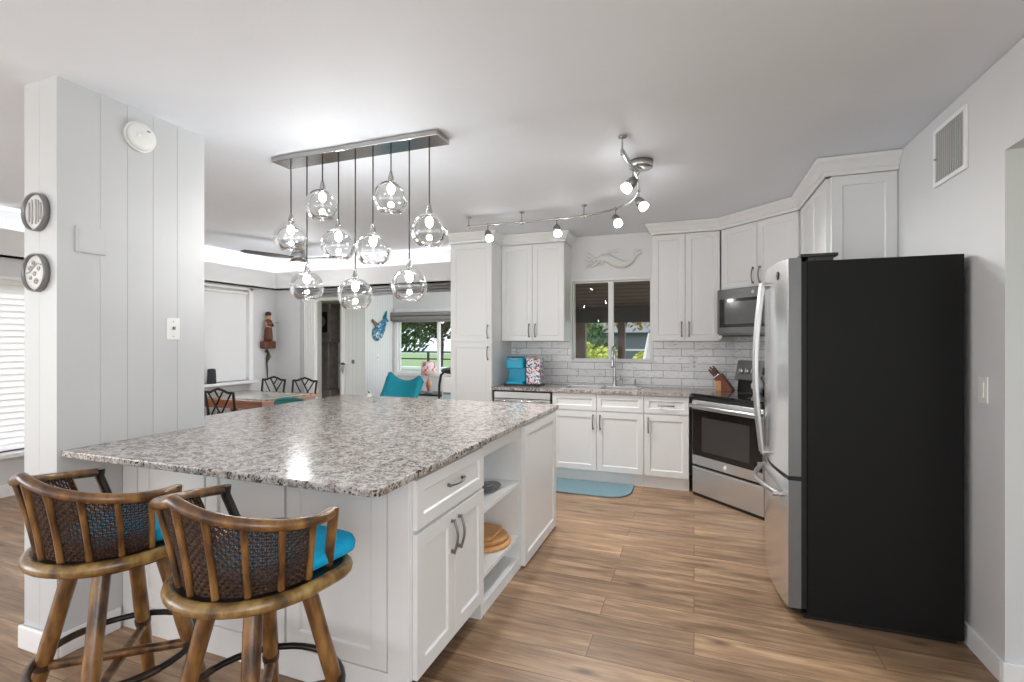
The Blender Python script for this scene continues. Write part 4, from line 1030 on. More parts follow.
MB().prism([(x, y - 0.045) for x, y in rrect(hw - 0.012, 0.055, 0.02)], 0.2905, 0.305).build('lid', M['tealdark'], t, bevel=0.005)
MB().lathe([(0.036, 0), (0.040, 0.012), (0.040, 0.10)], (-0.015, -0.065, 0.19), 20).build('spout_housing', M['tealdark'], t)
MB().tube([(-0.075, -0.100, 0.265), (-0.075, -0.118, 0.278), (0.05, -0.118, 0.278), (0.05, -0.100, 0.265)], 0.006, 8).build('handle', M['chrome'], t)
MB().box(hw - 0.05, hw + 0.003, -0.0, 0.08, 0.03, 0.27).build('water_tank', M['tealdark'], t, bevel=0.006)
t = thing('pod_tower', 'patterned white, blue and red pod tower right of the coffee maker', 'storage tower', (-1.622, 5.11, 0.927))
MB().prism(rrect(0.078, 0.075, 0.01, 3), 0.012, 0.285).build('body', M['podpat'], t)
MB().cyl((0, 0, 0), 0.06, 0.0115, 20).build('base', M['black'], t)
MB().lathe([(0.0, 0), (0.012, 0), (0.007, 0.01), (0.012, 0.02), (0.0, 0.025)], (0, 0, 0.2855), 12).build('knob', M['wood_light'], t)
MB().box(-0.006, 0.006, -0.0775, -0.0755, 0.02, 0.28).build('seam', M['whitep'], t)
# floor mat
b = MB(); pts = [(-0.42, 0.16), (-0.42, -0.02)] + arc(-0.30, -0.08, 0.12, PI, 1.5 * PI, 8) + arc(0.18, -0.02, 0.18, -PI / 2, 0, 10) + [(0.36, 0.16)]
pts = [(x * 1.12, y * 1.25) for x, y in pts]
b = MB().prism(pts, 0, 0.014)
tag(b.build('floor_mat', M['mat'], loc=(-0.94, 4.66, 0.0006), bevel=0.005), 'blue-grey rounded kitchen mat on the floor below the sink', 'floor mat')

# ================================================================ WALL FITTINGS
t = thing('smoke_detector', 'round white smoke detector high on the panelled stub wall', 'smoke detector', (SX1, 1.680, 2.430))
MB().lathe([(0.075, 0.0), (0.075, 0.012), (0.072, 0.013)], (0, 0, 0), 36, axis='x').build('base', M['whitep'], t)
MB().lathe([(0.068, 0.0132), (0.068, 0.028), (0.060, 0.038), (0.0, 0.040)], (0, 0, 0), 36, axis='x').build('cover', M['whitep'], t)
MB().lathe([(0.012, 0.0385), (0.012, 0.0425), (0, 0.043)], (0, -0.025, 0.0), 16, axis='x').build('test_button', M['whitep'], t)
MB().box(0.036, 0.041, 0.014, 0.03, 0.028, 0.034).build('sounder_slot', M['greyp'], t)
t = thing('blank_plate', 'plain white cover plate on the panelled stub wall', 'cover plate', (SX1, 1.467, 1.866))
MB().box(0, 0.008, -0.062, 0.062, -0.06, 0.06).build('plate', M['stub'], t, bevel=0.003)
MB().box(0.0082, 0.0095, -0.052, 0.052, -0.05, 0.05).build('raised_face', M['stub'], t, bevel=0.001)
def switch(label, loc, rotz, rocker=False, outlet=False):
    t = thing('light_switch' if not outlet else 'power_outlet', label, 'light switch' if not outlet else 'outlet', loc, rotz)
    MB().box(-0.036, 0.036, -0.006, 0, -0.058, 0.058).build('plate', M['whitep'], t, bevel=0.002)
    if outlet:
        for z in (-0.022, 0.022):
            s = MB().lathe([(0.015, 0.0062), (0.015, 0.0085), (0, 0.0085)], (0, 0, z), 16, axis='y').build('socket', M['whitep'], t)
            MB().box(-0.006, -0.004, -0.0092, -0.0086, z - 0.004, z + 0.006).box(0.004, 0.006, -0.0092, -0.0086, z - 0.004, z + 0.006).build('slot', M['rubber'], s)
    elif rocker:
        MB().box(-0.016, 0.016, -0.011, -0.0062, -0.033, 0.033).build('rocker', M['whitep'], t, bevel=0.002)
    else:
        MB().box(-0.005, 0.005, -0.018, -0.0062, -0.004, 0.012).build('toggle', M['greyp'], t, bevel=0.001)
        for z in (-0.04, 0.04): MB().lathe([(0.003, 0.0062), (0.003, 0.0072), (0, 0.0072)], (0, 0, z), 8, axis='y').build('screw', M['greyp'], t)
    return t
switch('white toggle light switch on the panelled stub wall', (SX1, 1.852, 1.465), PI / 2)
switch('white rocker light switch on the right wall beside the fridge', (XR, 2.735, 1.187), -PI / 2, rocker=True)
switch('white outlet in the tiles left of the knife block', (0.0, YB - 0.0105, 1.16), 0, outlet=True)
# air vent
t = thing('air_vent', 'white louvred air return vent high on the right wall', 'vent', (XR, 3.03, 2.35), -PI / 2)
hw_, hh_ = 0.165, 0.15
b = MB().box(-hw_, hw_, -0.012, 0, hh_ - 0.022, hh_).box(-hw_, hw_, -0.012, 0, -hh_, -hh_ + 0.022).box(-hw_, -hw_ + 0.022, -0.012, 0, -hh_ + 0.022, hh_ - 0.022).box(hw_ - 0.022, hw_, -0.012, 0, -hh_ + 0.022, hh_ - 0.022)
b.build('frame', M['trimw'], t, bevel=0.002)
MB().box(-hw_ + 0.022, hw_ - 0.022, -0.002, 0, -hh_ + 0.022, hh_ - 0.022).build('backing', M['greyp'], t)
for k in range(13):
    b = MB().box(-0.001, 0.001, -0.0055, 0.0055, -hh_ + 0.023, hh_ - 0.023); b.xform(Matrix.Rotation(0.7, 4, 'Z')); b.xform(Matrix.Translation((-hw_ + 0.033 + k * 0.022, -0.008, 0)))
    b.build('louver', M['trimw'], t)
MB().tube([(-hw_ + 0.038, -0.012, -0.01), (-hw_ + 0.038, -0.022, -0.01)], 0.004, 6).build('lever', M['greyp'], t)
# plaques
def plaque(label, z, kind):
    t = thing('wall_plaque', label, 'plaque', (-2.765, SY0, z), 0, 'round plaques on the stub wall')
    r = 0.086
    MB().lathe([(r, 0.0), (r, 0.02), (r - 0.002, 0.025), (r - 0.006, 0.025), (r - 0.008, 0.012), (r - 0.008, 0.010)], (0, 0, 0), 40, axis='y').build('frame', M['silverp'], t)
    MB().lathe([(r - 0.0085, 0.0105), (r - 0.011, 0.0135), (0.0, 0.016)], (0, 0, 0), 40, axis='y').build('disc', M['plaster'], t)
    b = MB(); y = -0.017
    if kind == 0:
        for x, h in ((-0.040, 0.045), (-0.018, 0.055), (0.010, 0.056), (0.028, 0.050), (0.044, 0.038)):
            b.tube([(x, y, -h), (x + 0.003, y, 0), (x, y, h)], [0.003, 0.0055, 0.003], 8)
        for k in range(9): b.ell((-0.018, y, -0.036 + 0.009 * k), 0.012, 0.004, 0.003, 8, 6)
    else:
        for x, z_, r_ in ((-0.034, 0.020, 0.012), (0.002, -0.006, 0.011), (0.030, 0.016, 0.010), (-0.008, 0.042, 0.011), (0.012, -0.040, 0.014), (-0.030, -0.024, 0.009)):
            b.tube([(x + r_ * math.cos(a) * (1 - a / 16), y, z_ + r_ * math.sin(a) * (1 - a / 16)) for a in [0.5 * k for k in range(18)]], 0.0026, 6)
        b.tube([(-0.055, y, 0.0), (-0.03, y, 0.004), (-0.01, y, 0.022), (0.02, y, 0.040), (0.05, y, 0.034)], 0.003, 8)
    b.build('relief', plain('pale_grey_relief', lin(178, 178, 178), 0.5), t)
plaque('upper round plaque with upright relief strokes on the stub wall', 1.978, 0)
plaque('lower round plaque with curled relief marks on the stub wall', 1.706, 1)
# mermaid relief above the kitchen window
t = thing('mermaid_relief', 'white mermaid wall relief above the kitchen window', 'wall relief', (-0.86, YB, 2.29)); t.scale = (1.14, 1.0, 1.14)
def R2(pts, rr, sq=0.5, y=-0.012):
    sq *= 1.9; rr = [q * 1.25 for q in rr]; y *= 2.0
    b = MB().tube([(x, 0, z) for x, z in pts], rr, 10); b.v = [(p[0], y + p[1] * sq, p[2]) for p in b.v]; return b
R2([(-0.13, 0.005), (-0.08, 0.02), (-0.03, 0.015), (0.02, -0.015), (0.08, -0.045), (0.14, -0.055), (0.19, -0.035), (0.22, 0.0), (0.235, 0.03)],
   [0.014, 0.028, 0.032, 0.036, 0.034, 0.026, 0.019, 0.013, 0.008], 0.45, -0.014).build('body', M['plaster'], t)
b = MB().ell((-0.155, -0.016, 0.012), 0.022, 0.013, 0.024); b.build('head', M['plaster'], t)
for s in (-1, 1):
    R2([(0.232, 0.028), (0.245 + 0.03 * (s > 0), 0.055 + 0.01 * (s < 0)), (0.225 + 0.06 * (s > 0), 0.085)][:3], [0.009, 0.017, 0.003], 0.4).build('tail_fin', M['plaster'], t)
for k, (x, z) in enumerate(((-0.17, 0.035), (-0.18, 0.01), (-0.175, -0.02), (-0.16, 0.05), (-0.17, -0.04))):
    R2([(x, z * 0.6), (x - 0.03, z + 0.005), (x - 0.055, z * 1.3 + (0.012 if k % 2 else -0.01)), (x - 0.075, z * 1.7)], [0.008, 0.009, 0.006, 0.002], 0.5).build('hair_strand', M['plaster'], t)
R2([(-0.11, 0.0), (-0.13, -0.035), (-0.16, -0.055), (-0.20, -0.07)], [0.012, 0.009, 0.008, 0.004], 0.5).build('arm', M['plaster'], t)
R2([(-0.09, -0.005), (-0.07, -0.03), (-0.10, -0.045), (-0.13, -0.035)], [0.012, 0.010, 0.008, 0.004], 0.5).build('arm', M['plaster'], t)
for k, (x, z) in enumerate(((-0.04, 0.055), (0.0, 0.07), (0.05, 0.072), (-0.01, 0.088), (0.05, 0.095))):
    R2([(x - 0.03, z - 0.008), (x, z), (x + 0.035, z + 0.002)], [0.002, 0.006, 0.001], 0.5, -0.007).build('wave', M['plaster'], t)

# ================================================================ PENDANT CLUSTER
t = thing('pendant_chandelier', 'nine-globe clear glass pendant light over the island', 'pendant light', (-1.925, 2.475, ZC))
MB().box(-0.595, 0.595, -0.075, 0.075, -0.032, 0).build('canopy', M['nickel'], t, bevel=0.003)
# (cord x in px, globe centre y in px, radius px)
glob = [(291.0, 238.0, 16.6), (307.0, 287.0, 17.2), (322.5, 205.5, 16.4), (338.5, 245.0, 17.0), (355.3, 295.0, 17.6), (373.0, 250.0, 17.6), (391.0, 198.0, 17.4), (409.3, 286.0, 18.0), (429.3, 231.0, 17.8)]
Fv = (-math.sin(YAW), math.cos(YAW)); Rv = (math.cos(YAW), math.sin(YAW))
for k, (px, gy_, rp) in enumerate(glob):
    a = (px - 512) / FPX; yy = 2.475 + (0.0 if k % 2 else 0.0); rx = Fv[0] + a * Rv[0]; ry = Fv[1] + a * Rv[1]
    d = yy / ry; X = rx * d; z = CAM_H - (gy_ - 341) / FPX * d; r = 0.103
    lx, ly, lz = X + 1.925, yy - 2.475, z - ZC
    neck = lz + r * 0.985
    squ = 0.93 if k in (0, 1) else 1.0
    c = MB().tube([(lx, ly, -0.0325), (lx, ly, neck + 0.045)], 0.004, 6).build('cord', M['rubber'], t)
    MB().lathe([(0.0045, 0.058), (0.010, 0.045), (0.019, 0.006), (0.019, -0.012), (0.0, -0.012)], (lx, ly, neck), 16).build('socket_cap', M['nickel'], c)
    # open-bottom globe, double walled
    po = []; a0 = 0.19; a1 = PI - 0.62
    for i in range(21):
        th = a0 + (a1 - a0) * i / 20; po.append((r * math.sin(th), r * squ * math.cos(th)))
    pi_ = [(x * 0.965, z_ * 0.965) for x, z_ in reversed(po)]
    b = MB(); prof = po + pi_; prof.append(po[0]); b.lathe(prof, (lx, ly, lz), 32)
    b.f = [f for f in b.f if len(f) == 4]; b.sm = b.sm[:len(b.f)]
    g = b.build('glass_globe', M['glass'], t)
    MB().ell((lx, ly, lz + r * 0.50), 0.021, 0.021, 0.030, 14, 10).build('bulb', M['bulb'], c)

# ================================================================ TRACK LIGHT
t = thing('track_light', 'curved ceiling track with five glowing spot heads', 'track light', (0, 0, ZC))
TZ = -0.09
ctrl = [(-2.01, 4.23), (-1.78, 4.215), (-1.46, 4.225), (-1.14, 4.225), (-0.88, 4.19), (-0.63, 4.08), (-0.47, 3.90), (-0.385, 3.68), (-0.355, 3.39), (-0.363, 3.085), (-0.385, 2.84)]
def cat(P, n=8):
    out = []
    for i in range(len(P) - 1):
        p0 = P[max(0, i - 1)]; p1 = P[i]; p2 = P[i + 1]; p3 = P[min(len(P) - 1, i + 2)]
        for k in range(n):
            u = k / n
            out.append(tuple(0.5 * (2 * b_ + (c_ - a_) * u + (2 * a_ - 5 * b_ + 4 * c_ - d_) * u * u + (-a_ + 3 * b_ - 3 * c_ + d_) * u ** 3) for a_, b_, c_, d_ in zip(p0, p1, p2, p3)))
    out.append(P[-1]); return out
path = cat(ctrl)
MB().tube([(x, y, TZ) for x, y in path], 0.0085, 10).build('track', M['nickel'], t)
for (x, y) in ((-2.0, 4.23), (-1.47, 4.225), (-0.89, 4.195), (-0.385, 2.86)):
    MB().tube([(x, y, TZ - 0.012), (x, y, -0.004)], 0.005, 8).lathe([(0.0, -0.012), (0.022, -0.008), (0.024, -0.0005), (0, -0.0005)], (x, y, 0), 16).lathe([(0.0, -0.02), (0.011, -0.015), (0.011, 0.015), (0, 0.02)], (x, y, TZ), 12).build('standoff', M['nickel'], t)
MB().lathe([(0.0, -0.045), (0.070, -0.045), (0.078, -0.038), (0.078, -0.0005), (0, -0.0005)], (-0.325, 3.30, 0), 32, sx=1.0, sy=1.0).build('power_canopy', M['nickel'], t)
MB().tube([(-0.31, 3.30, -0.04), (-0.335, 3.31, -0.065), (-0.356, 3.32, TZ)], 0.007, 8).build('feed', M['nickel'], t)
MB().tube([(-0.372, 3.0, TZ), (-0.382, 2.86, TZ)], 0.014, 10).build('connector', M['nickel'], t)
heads = [((-1.80, 4.217), (0.45, -0.35)), ((-1.14, 4.225), (0.25, -0.35)), ((-0.60, 4.06), (0.45, -0.5)), ((-0.372, 3.62), (0.75, -0.35)), ((-0.36, 3.17), (-0.85, -0.5))]
for (x, y), (dx_, dy_) in heads:
    h = MB().tube([(x, y, TZ + 0.012), (x, y, TZ - 0.075)], 0.0055, 8).lathe([(0.0, -0.016), (0.012, -0.012), (0.012, 0.012), (0, 0.016)], (x, y, TZ), 12).build('head_stem', M['nickel'], t)
    dr = Vector((dx_, dy_, -1.0)).normalized(); Mx = Matrix.Translation((x, y, TZ - 0.075)) @ dr.to_track_quat('Z', 'Y').to_matrix().to_4x4()
    b = MB().lathe([(0.0, -0.025), (0.020, -0.022), (0.031, 0.0), (0.0355, 0.046), (0.0, 0.046)], (0, 0, 0), 18); b.xform(Mx); b.build('spot_body', M['dark_nickel'], h)
    b = MB().lathe([(0.030, 0.0462), (0.033, 0.060), (0.034, 0.076), (0.028, 0.080), (0.0, 0.080)], (0, 0, 0), 18); b.xform(Mx); b.build('glass_shade', M['headglow'], h)
    sl = bpy.data.lights.new('spot_beam', 'SPOT'); sl.energy = 44 if x < -0.5 else 12; sl.spot_size = 2.2; sl.spot_blend = 0.9; sl.shadow_soft_size = 0.04; sl.color = (1, 0.98, 0.95)
    so = bpy.data.objects.new('spot_beam', sl); COL.objects.link(so); so.location = Vector((x, y, ZC + TZ - 0.075)) + dr * 0.11
    so.rotation_euler = (-dr).to_track_quat('Z', 'Y').to_euler()

# ================================================================ CEILING FAN
t = thing('ceiling_fan', 'dark-bladed ceiling fan with a lit drum light over the dining table', 'ceiling fan', (-4.50, 4.70, ZC - 0.065))
MB().lathe([(0.05, 0.03), (0.055, 0.0645), (0.0, 0.0645)], (0, 0, 0), 20).tube([(0, 0, -0.01), (0, 0, 0.05)], 0.018, 10).build('downrod', M['nickel'], t)
fl = bpy.data.lights.new('fan_lamp', 'POINT'); fl.energy = 7; fl.shadow_soft_size = 0.09; fo = bpy.data.objects.new('fan_lamp', fl); COL.objects.link(fo); fo.location = (-4.50, 4.70, ZC - 0.40)
MB().lathe([(0.0, -0.135), (0.085, -0.13), (0.095, -0.09), (0.075, -0.03), (0.06, -0.0005), (0, -0.0005)], (0, 0, 0), 28).build('motor', M['nickel'], t)
for k in range(3):
    a = math.radians(10) + 2 * PI * k / 3
    b = MB().prism([(0.07, -0.03), (0.30, -0.07), (0.60, -0.06), (0.66, -0.02), (0.64, 0.04), (0.28, 0.05), (0.07, 0.03)], -0.108, -0.098)
    b.xform(Matrix.Rotation(a, 4, 'Z') @ Matrix.Rotation(0.14, 4, 'X')); b.build('blade', plain('fan_blade', lin(74, 72, 71), 0.45), t, bevel=0.002)
MB().lathe([(0.10, -0.1355), (0.10, -0.165), (0.0, -0.165)], (0, 0, 0), 28).build('light_ring', M['nickel'], t)
MB().lathe([(0.105, -0.1655), (0.103, -0.215), (0.08, -0.235), (0.0, -0.24)], (0, 0, 0), 28).build('light_diffuser', M['fanglow'], t)
MB().tube([(-0.10, 0, -0.15), (-0.115, 0, -0.15), (-0.115, 0, -0.20)], 0.004, 6).build('pull_switch', M['nickel'], t)

# ================================================================ DINING AREA
TX0, TX1, TY0, TY1, TZt = -5.62, -4.36, 4.03, 4.93, 0.745
t = thing('dining_table', 'polished brown wooden dining table behind the island', 'table', ((TX0 + TX1) / 2, (TY0 + TY1) / 2, 0))
hx, hy = (TX1 - TX0) / 2, (TY1 - TY0) / 2
MB().box(-hx, hx, -hy, hy, TZt - 0.028, TZt).build('tabletop', M['wood_table'], t, bevel=0.006)
MB().box(-hx + 0.05, hx - 0.05, -hy + 0.05, hy - 0.05, TZt - 0.10, TZt - 0.0285).build('apron', M['wood_table'], t)
MB().box(-hx + 0.12, hx - 0.12, -hy + 0.12, hy - 0.12, TZt + 0.0003, TZt + 0.006).build('glass_inlay', plain('pale_table_glass', lin(196, 200, 188), 0.08), t)
for sx in (-1, 1):
    MB().lathe([(0.05, 0.03), (0.035, 0.12), (0.055, 0.30), (0.03, 0.50), (0.06, 0.645)], (sx * 0.30, 0, 0), 18).build('pedestal', M['wood_table'], t)
    MB().box(sx * 0.30 - 0.04, sx * 0.30 + 0.04, -0.26, 0.26, 0.0, 0.035).build('foot', M['wood_table'], t, bevel=0.01)
def make_chair(label):
    """seat faces +y, back at -y"""
    t = thing('dining_chair', label, 'chair', group='dark lattice-back dining chairs')
    MB().prism(rrect(0.21, 0.20, 0.03), 0.43, 0.455).build('seat_frame', M['wood_dark'], t, bevel=0.004)
    MB().prism(rrect(0.195, 0.185, 0.04), 0.4555, 0.485).build('seat_cushion', M['seat_pink'], t, bevel=0.008)
    for sx in (-1, 1):
        MB().tube([(sx * 0.185, 0.175, 0.43), (sx * 0.19, 0.185, 0)], [0.017, 0.013], 8).build('leg', M['wood_dark'], t)
        MB().tube([(sx * 0.185, -0.185, 0.43), (sx * 0.19, -0.23, 0)], [0.017, 0.013], 8).build('leg', M['wood_dark'], t)
        MB().tube([(sx * 0.185, -0.19, 0.43), (sx * 0.190, -0.20, 0.65), (sx * 0.20, -0.23, 0.868)], 0.0135, 8).build('back_post', M['wood_dark'], t)
    MB().tube([(-0.205, -0.232, 0.865), (-0.12, -0.23, 0.868), (-0.08, -0.232, 0.885), (0, -0.236, 0.905), (0.08, -0.232, 0.885), (0.12, -0.23, 0.868), (0.205, -0.232, 0.865)], 0.014, 8).build('crest_rail', M['wood_dark'], t)
    def bar(x0, z0, x1, z1):
        y = lambda z: -0.195 - 0.035 * (z - 0.5) / 0.37
        return MB().tube([(x0, y(z0), z0), (x1, y(z1), z1)], 0.009, 6).build('lattice_bar', M['wood_dark'], t)
    bar(-0.155, 0.86, -0.045, 0.70); bar(0.06, 0.885, -0.19, 0.55); bar(-0.06, 0.885, 0.0, 0.80); bar(0.165, 0.86, -0.02, 0.60); bar(-0.045, 0.70, 0.03, 0.60)
    bar(-0.19, 0.56, 0.19, 0.56); bar(0.19, 0.70, 0.08, 0.56); bar(-0.10, 0.56, -0.03, 0.66)
    return t
c1 = make_chair('dark lattice-back chair on the near side of the dining table')
c1.location = (-4.62, 3.96, 0)
dup(c1, (-5.44, 5.0, 0), PI, 'dark lattice-back chair on the far side, beside the carved figure')
dup(c1, (-4.90, 5.0, 0), PI, 'dark lattice-back chair on the far side, nearer the doorway')
# teal tub chair
t = thing('tub_chair', 'rounded teal-green chair back just behind the island edge', 'chair', (-3.52, 3.66, 0), 0.3)
b = MB(); n = 24
pth = [(0.19 * math.sin(a), -0.17 * math.cos(a)) for a in [math.radians(-100 + 200 * k / n) for k in range(n + 1)]]
vs = []
for k, (x, y) in enumerate(pth):
    u = abs(2 * k / n - 1); zt = 0.865 - 0.16 * u ** 2.2
    for s in (1.0, 0.85): vs += [(x * s, y * s, 0.44), (x * s * (1.06 if s == 1 else 1.08), y * s * 1.06, zt)]
fs = []
for k in range(n):
    a = 4 * k; c_ = a + 4
    fs += [(a, c_, c_ + 1, a + 1), (a + 2, a + 3, c_ + 3, c_ + 2), (a + 1, c_ + 1, c_ + 3, a + 3), (a, a + 2, c_ + 2, c_)]
fs += [(0, 1, 3, 2), (4 * n, 4 * n + 2, 4 * n + 3, 4 * n + 1)]
b.add(vs, fs, True).build('backrest', M['greenteal'], t)
MB().tube([(x * 1.0, y * 1.0, 0.872 - 0.16 * abs(2 * k / n - 1) ** 2.2) for k, (x, y) in enumerate(pth)], 0.016, 8).build('piping', M['greenteal'], t)
MB().lathe([(0.0, 0.40), (0.17, 0.40), (0.18, 0.43), (0.172, 0.475), (0.0, 0.485)], (0, 0, 0), 28).build('seat', M['greenteal'], t)
for k in range(4):
    a = PI / 4 + k * PI / 2; MB().tube([(0.14 * math.cos(a), 0.14 * math.sin(a), 0.40), (0.2 * math.cos(a), 0.2 * math.sin(a), 0)], [0.016, 0.011], 8).build('leg', M['wood_dark'], t)
# speaker on the sill
t = thing('speaker', 'dark grey fabric speaker standing on the dining window sill', 'speaker', (XL + 0.075, 4.52, WB[2] + 0.0005))
MB().lathe([(0, 0), (0.050, 0), (0.054, 0.012), (0.046, 0.17), (0.040, 0.185), (0, 0.187)], (0, 0, 0), 24).build('body', plain('speaker_fabric', lin(52, 54, 58), 0.8, var=0.1, scale=200), t)
MB().lathe([(0.0, 0.1872), (0.03, 0.1872), (0.0, 0.190)], (0, 0, 0), 20).build('control_top', M['black'], t)
# carved wall figure
t = thing('carved_figure', 'carved wooden figure with a tray of goods hung on the dining wall', 'figurine', (XL, 5.42, 1.30), PI / 2)
MB().box(-0.10, 0.10, -0.11, -0.0, -0.01, 0.10).build('bracket_base', M['figwood'], t, bevel=0.02, bseg=3)
MB().lathe([(0.055, 0.101), (0.06, 0.14), (0.05, 0.26), (0.04, 0.30), (0.045, 0.34), (0.05, 0.38), (0.03, 0.41), (0, 0.412)], (0, -0.062, 0), 16).build('robe', M['figwood'], t)
MB().ell((0, -0.065, 0.445), 0.030, 0.032, 0.038).build('head', M['figskin'], t)
MB().lathe([(0.0, 0), (0.036, 0.0), (0.042, 0.025), (0.03, 0.05), (0.0, 0.06)], (-0.002, -0.062, 0.465), 14).build('hair', M['figdark'], t)
MB().tube([(-0.045, -0.06, 0.37), (-0.06, -0.09, 0.31), (-0.01, -0.12, 0.30)], [0.016, 0.013, 0.010], 8).build('arm', M['figskin'], t)
MB().tube([(0.045, -0.06, 0.37), (0.06, -0.09, 0.32), (0.01, -0.12, 0.31)], [0.016, 0.013, 0.010], 8).build('arm', M['figdark'], t)
MB().tube([(-0.06, -0.125, 0.345), (0.13, -0.125, 0.37)], 0.004, 6).build('flute', M['silverp'], t)
t = thing('seahorse_ornament', 'slender black and brass seahorse hung below the carved figure', 'ornament', (XL, 5.43, 0.86), PI / 2)
MB().tube([(0.012, -0.02, 0.0), (0.008, -0.02, 0.12), (0.0, -0.02, 0.22), (0.012, -0.02, 0.30), (0.03, -0.02, 0.36), (0.0, -0.02, 0.41), (-0.03, -0.02, 0.38)], [0.006, 0.010, 0.012, 0.022, 0.018, 0.018, 0.006], 10).build('body', M['black'], t)
MB().tube([(0.045, -0.02, 0.36), (0.06, -0.02, 0.31), (0.035, -0.02, 0.26)], [0.006, 0.016, 0.004], 8).build('fin', plain('aged_brass', lin(150, 130, 70), 0.4, metal=0.6), t)

# ================================================================ CLOSET, CLOCK, SUNROOM
t = thing('grandfather_clock', 'tall dark wooden clock standing in the dark doorway', 'clock', (-6.52, 7.50, 0))
MB().box(-0.24, 0.24, -0.15, 0.15, 0.0, 0.50).build('base', M['clock'], t, bevel=0.006)
MB().box(-0.17, 0.17, -0.11, 0.13, 0.5005, 1.38).build('trunk', M['clock'], t, bevel=0.005)
for s in (-1, 1): MB().tube([(s * 0.155, -0.125, 0.52), (s * 0.155, -0.125, 1.36)], 0.018, 10).build('column', M['clock'], t)
MB().box(-0.23, 0.23, -0.15, 0.15, 1.381, 1.46).build('cornice', M['clock'], t, bevel=0.012)
MB().box(-0.22, 0.22, -0.14, 0.14, 1.461, 2.02).build('hood', M['clock'], t, bevel=0.005)
MB().box(-0.25, 0.25, -0.17, 0.15, 2.021, 2.10).build('crown', M['clock'], t, bevel=0.02, bseg=3)
f = MB().box(-0.15, 0.15, -0.146, -0.1405, 1.56, 1.94).build('dial_door', M['ovenglass'], t)
MB().lathe([(0.11, 0.0), (0.11, 0.003), (0.0, 0.003)], (0, -0.1465, 1.76), 30, axis='y').build('dial', M['fishbrown'], f)
# louvred door leaf
a = math.atan2(7.30 - 7.09, -6.10 + 5.82)
t = thing('louvred_door', 'narrow white louvred closet door standing half open', 'door', (-5.82, 7.20, 0.01), a)
Lw = 0.38
b = MB().box(0, 0.035, -0.014, 0.014, 0, 2.05).box(Lw - 0.035, Lw, -0.014, 0.014, 0, 2.05)
for z in (0, 0.98, 1.99): b.box(0.035, Lw - 0.035, -0.014, 0.014, z, z + 0.06)
b.build('frame', M['whitep'], t)
for z0, z1 in ((0.065, 0.975), (1.045, 1.985)):
    n = int((z1 - z0) / 0.035); b = MB()
    for k in range(n):
        q = MB().box(0.0355, Lw - 0.0355, -0.016, 0.016, -0.003, 0.003); q.xform(Matrix.Translation((0, 0, z0 + 0.02 + k * 0.035)) @ Matrix.Rotation(0.7, 4, 'X'))
        b.v += []; b.add(q.v, q.f)
    b.build('louvers', M['whitep'], t)
MB().ell((Lw - 0.02, 0.035, 1.0), 0.016, 0.016, 0.016).build('knob', M['dark_nickel'], t)
t = thing('key_rack', 'small white wall rack with hanging keys right of the clock', 'key rack', (-5.70, YS, 0.98))
MB().box(-0.10, 0.03, -0.02, 0, 0.0, 0.045).build('board', M['whitep'], t, bevel=0.003)
for x in (-0.08, -0.045, -0.01):
    h = MB().tube([(x, -0.02, 0.02), (x, -0.045, 0.01), (x, -0.045, 0.03)], 0.004, 6).build('hook', M['dark_nickel'], t)
for x, l, nm in ((-0.08, 0.13, 'left key bunch hanging from the wall rack'), (-0.045, 0.16, 'right key bunch hanging from the wall rack')):
    k = thing('key_bunch', nm, 'keys', (-5.70 + x, YS - 0.045, 0.985))
    MB().tube([(0.012 * math.cos(a_), 0, -0.008 + 0.014 * math.sin(a_)) for a_ in [2 * PI * i / 12 for i in range(12)]], 0.002, 5, closed=True).build('ring', M['nickel'], k)
    MB().box(-0.014, -0.002, -0.002, 0.002, -l, -0.02).build('key', M['dark_nickel'], k); MB().box(0.002, 0.014, -0.006, -0.003, -l * 0.8, -0.02).build('key', M['greyp'], k)
t = thing('thermostat', 'small dark thermostat on the white wall beside the key rack', 'thermostat', (-5.56, YS, 1.04))
MB().box(-0.025, 0.025, -0.018, 0, -0.035, 0.035).build('case', M['greyp'], t, bevel=0.004); MB().box(-0.012, 0.012, -0.020, -0.0182, 0.0, 0.02).build('display', M['black'], t)
# painted fish art on the beadboard wall (faces +x)
t = thing('fish_wall_art', 'blue and brown painted fish ornament on the beadboard wall', 'wall art', (-5.31, 7.44, 1.62), PI / 2)
b = MB().tube([(-0.16, 0, -0.16), (-0.12, 0, -0.13), (-0.02, 0, -0.06), (0.08, 0, 0.04), (0.15, 0, 0.12), (0.19, 0, 0.16)], [0.05, 0.115, 0.135, 0.105, 0.065, 0.035], 14)
b.v = [(p[0], -0.032 + p[1] * 0.22, p[2]) for p in b.v]; b.build('body', M['fishblue'], t)
b = MB().extr([(0.15, -0.012, 0.12), (0.30, -0.012, 0.14), (0.22, -0.012, 0.20), (0.24, -0.012, 0.34), (0.13, -0.012, 0.22)], (0, 0, 0), (0, -0.018, 0)); b.build('tail', M['tealdark'], t, bevel=0.005)
b = MB().extr([(0.02, -0.012, 0.06), (-0.20, -0.012, 0.17), (-0.22, -0.012, 0.13), (-0.10, -0.012, 0.02)], (0, 0, 0), (0, -0.02, 0)); b.build('fin', M['fishbrown'], t, bevel=0.006)
MB().lathe([(0.045, 0.0), (0.04, 0.008), (0.0, 0.010)], (-0.11, -0.058, -0.12), 18, axis='y').build('eye', M['whitep'], t)
MB().lathe([(0.022, 0.0), (0.02, 0.005), (0.0, 0.006)], (-0.11, -0.0686, -0.12), 14, axis='y').build('pupil', M['tealdark'], t)
switch('small switch plate on the beadboard wall below the fish', (-5.31, 7.42, 1.10), PI / 2)
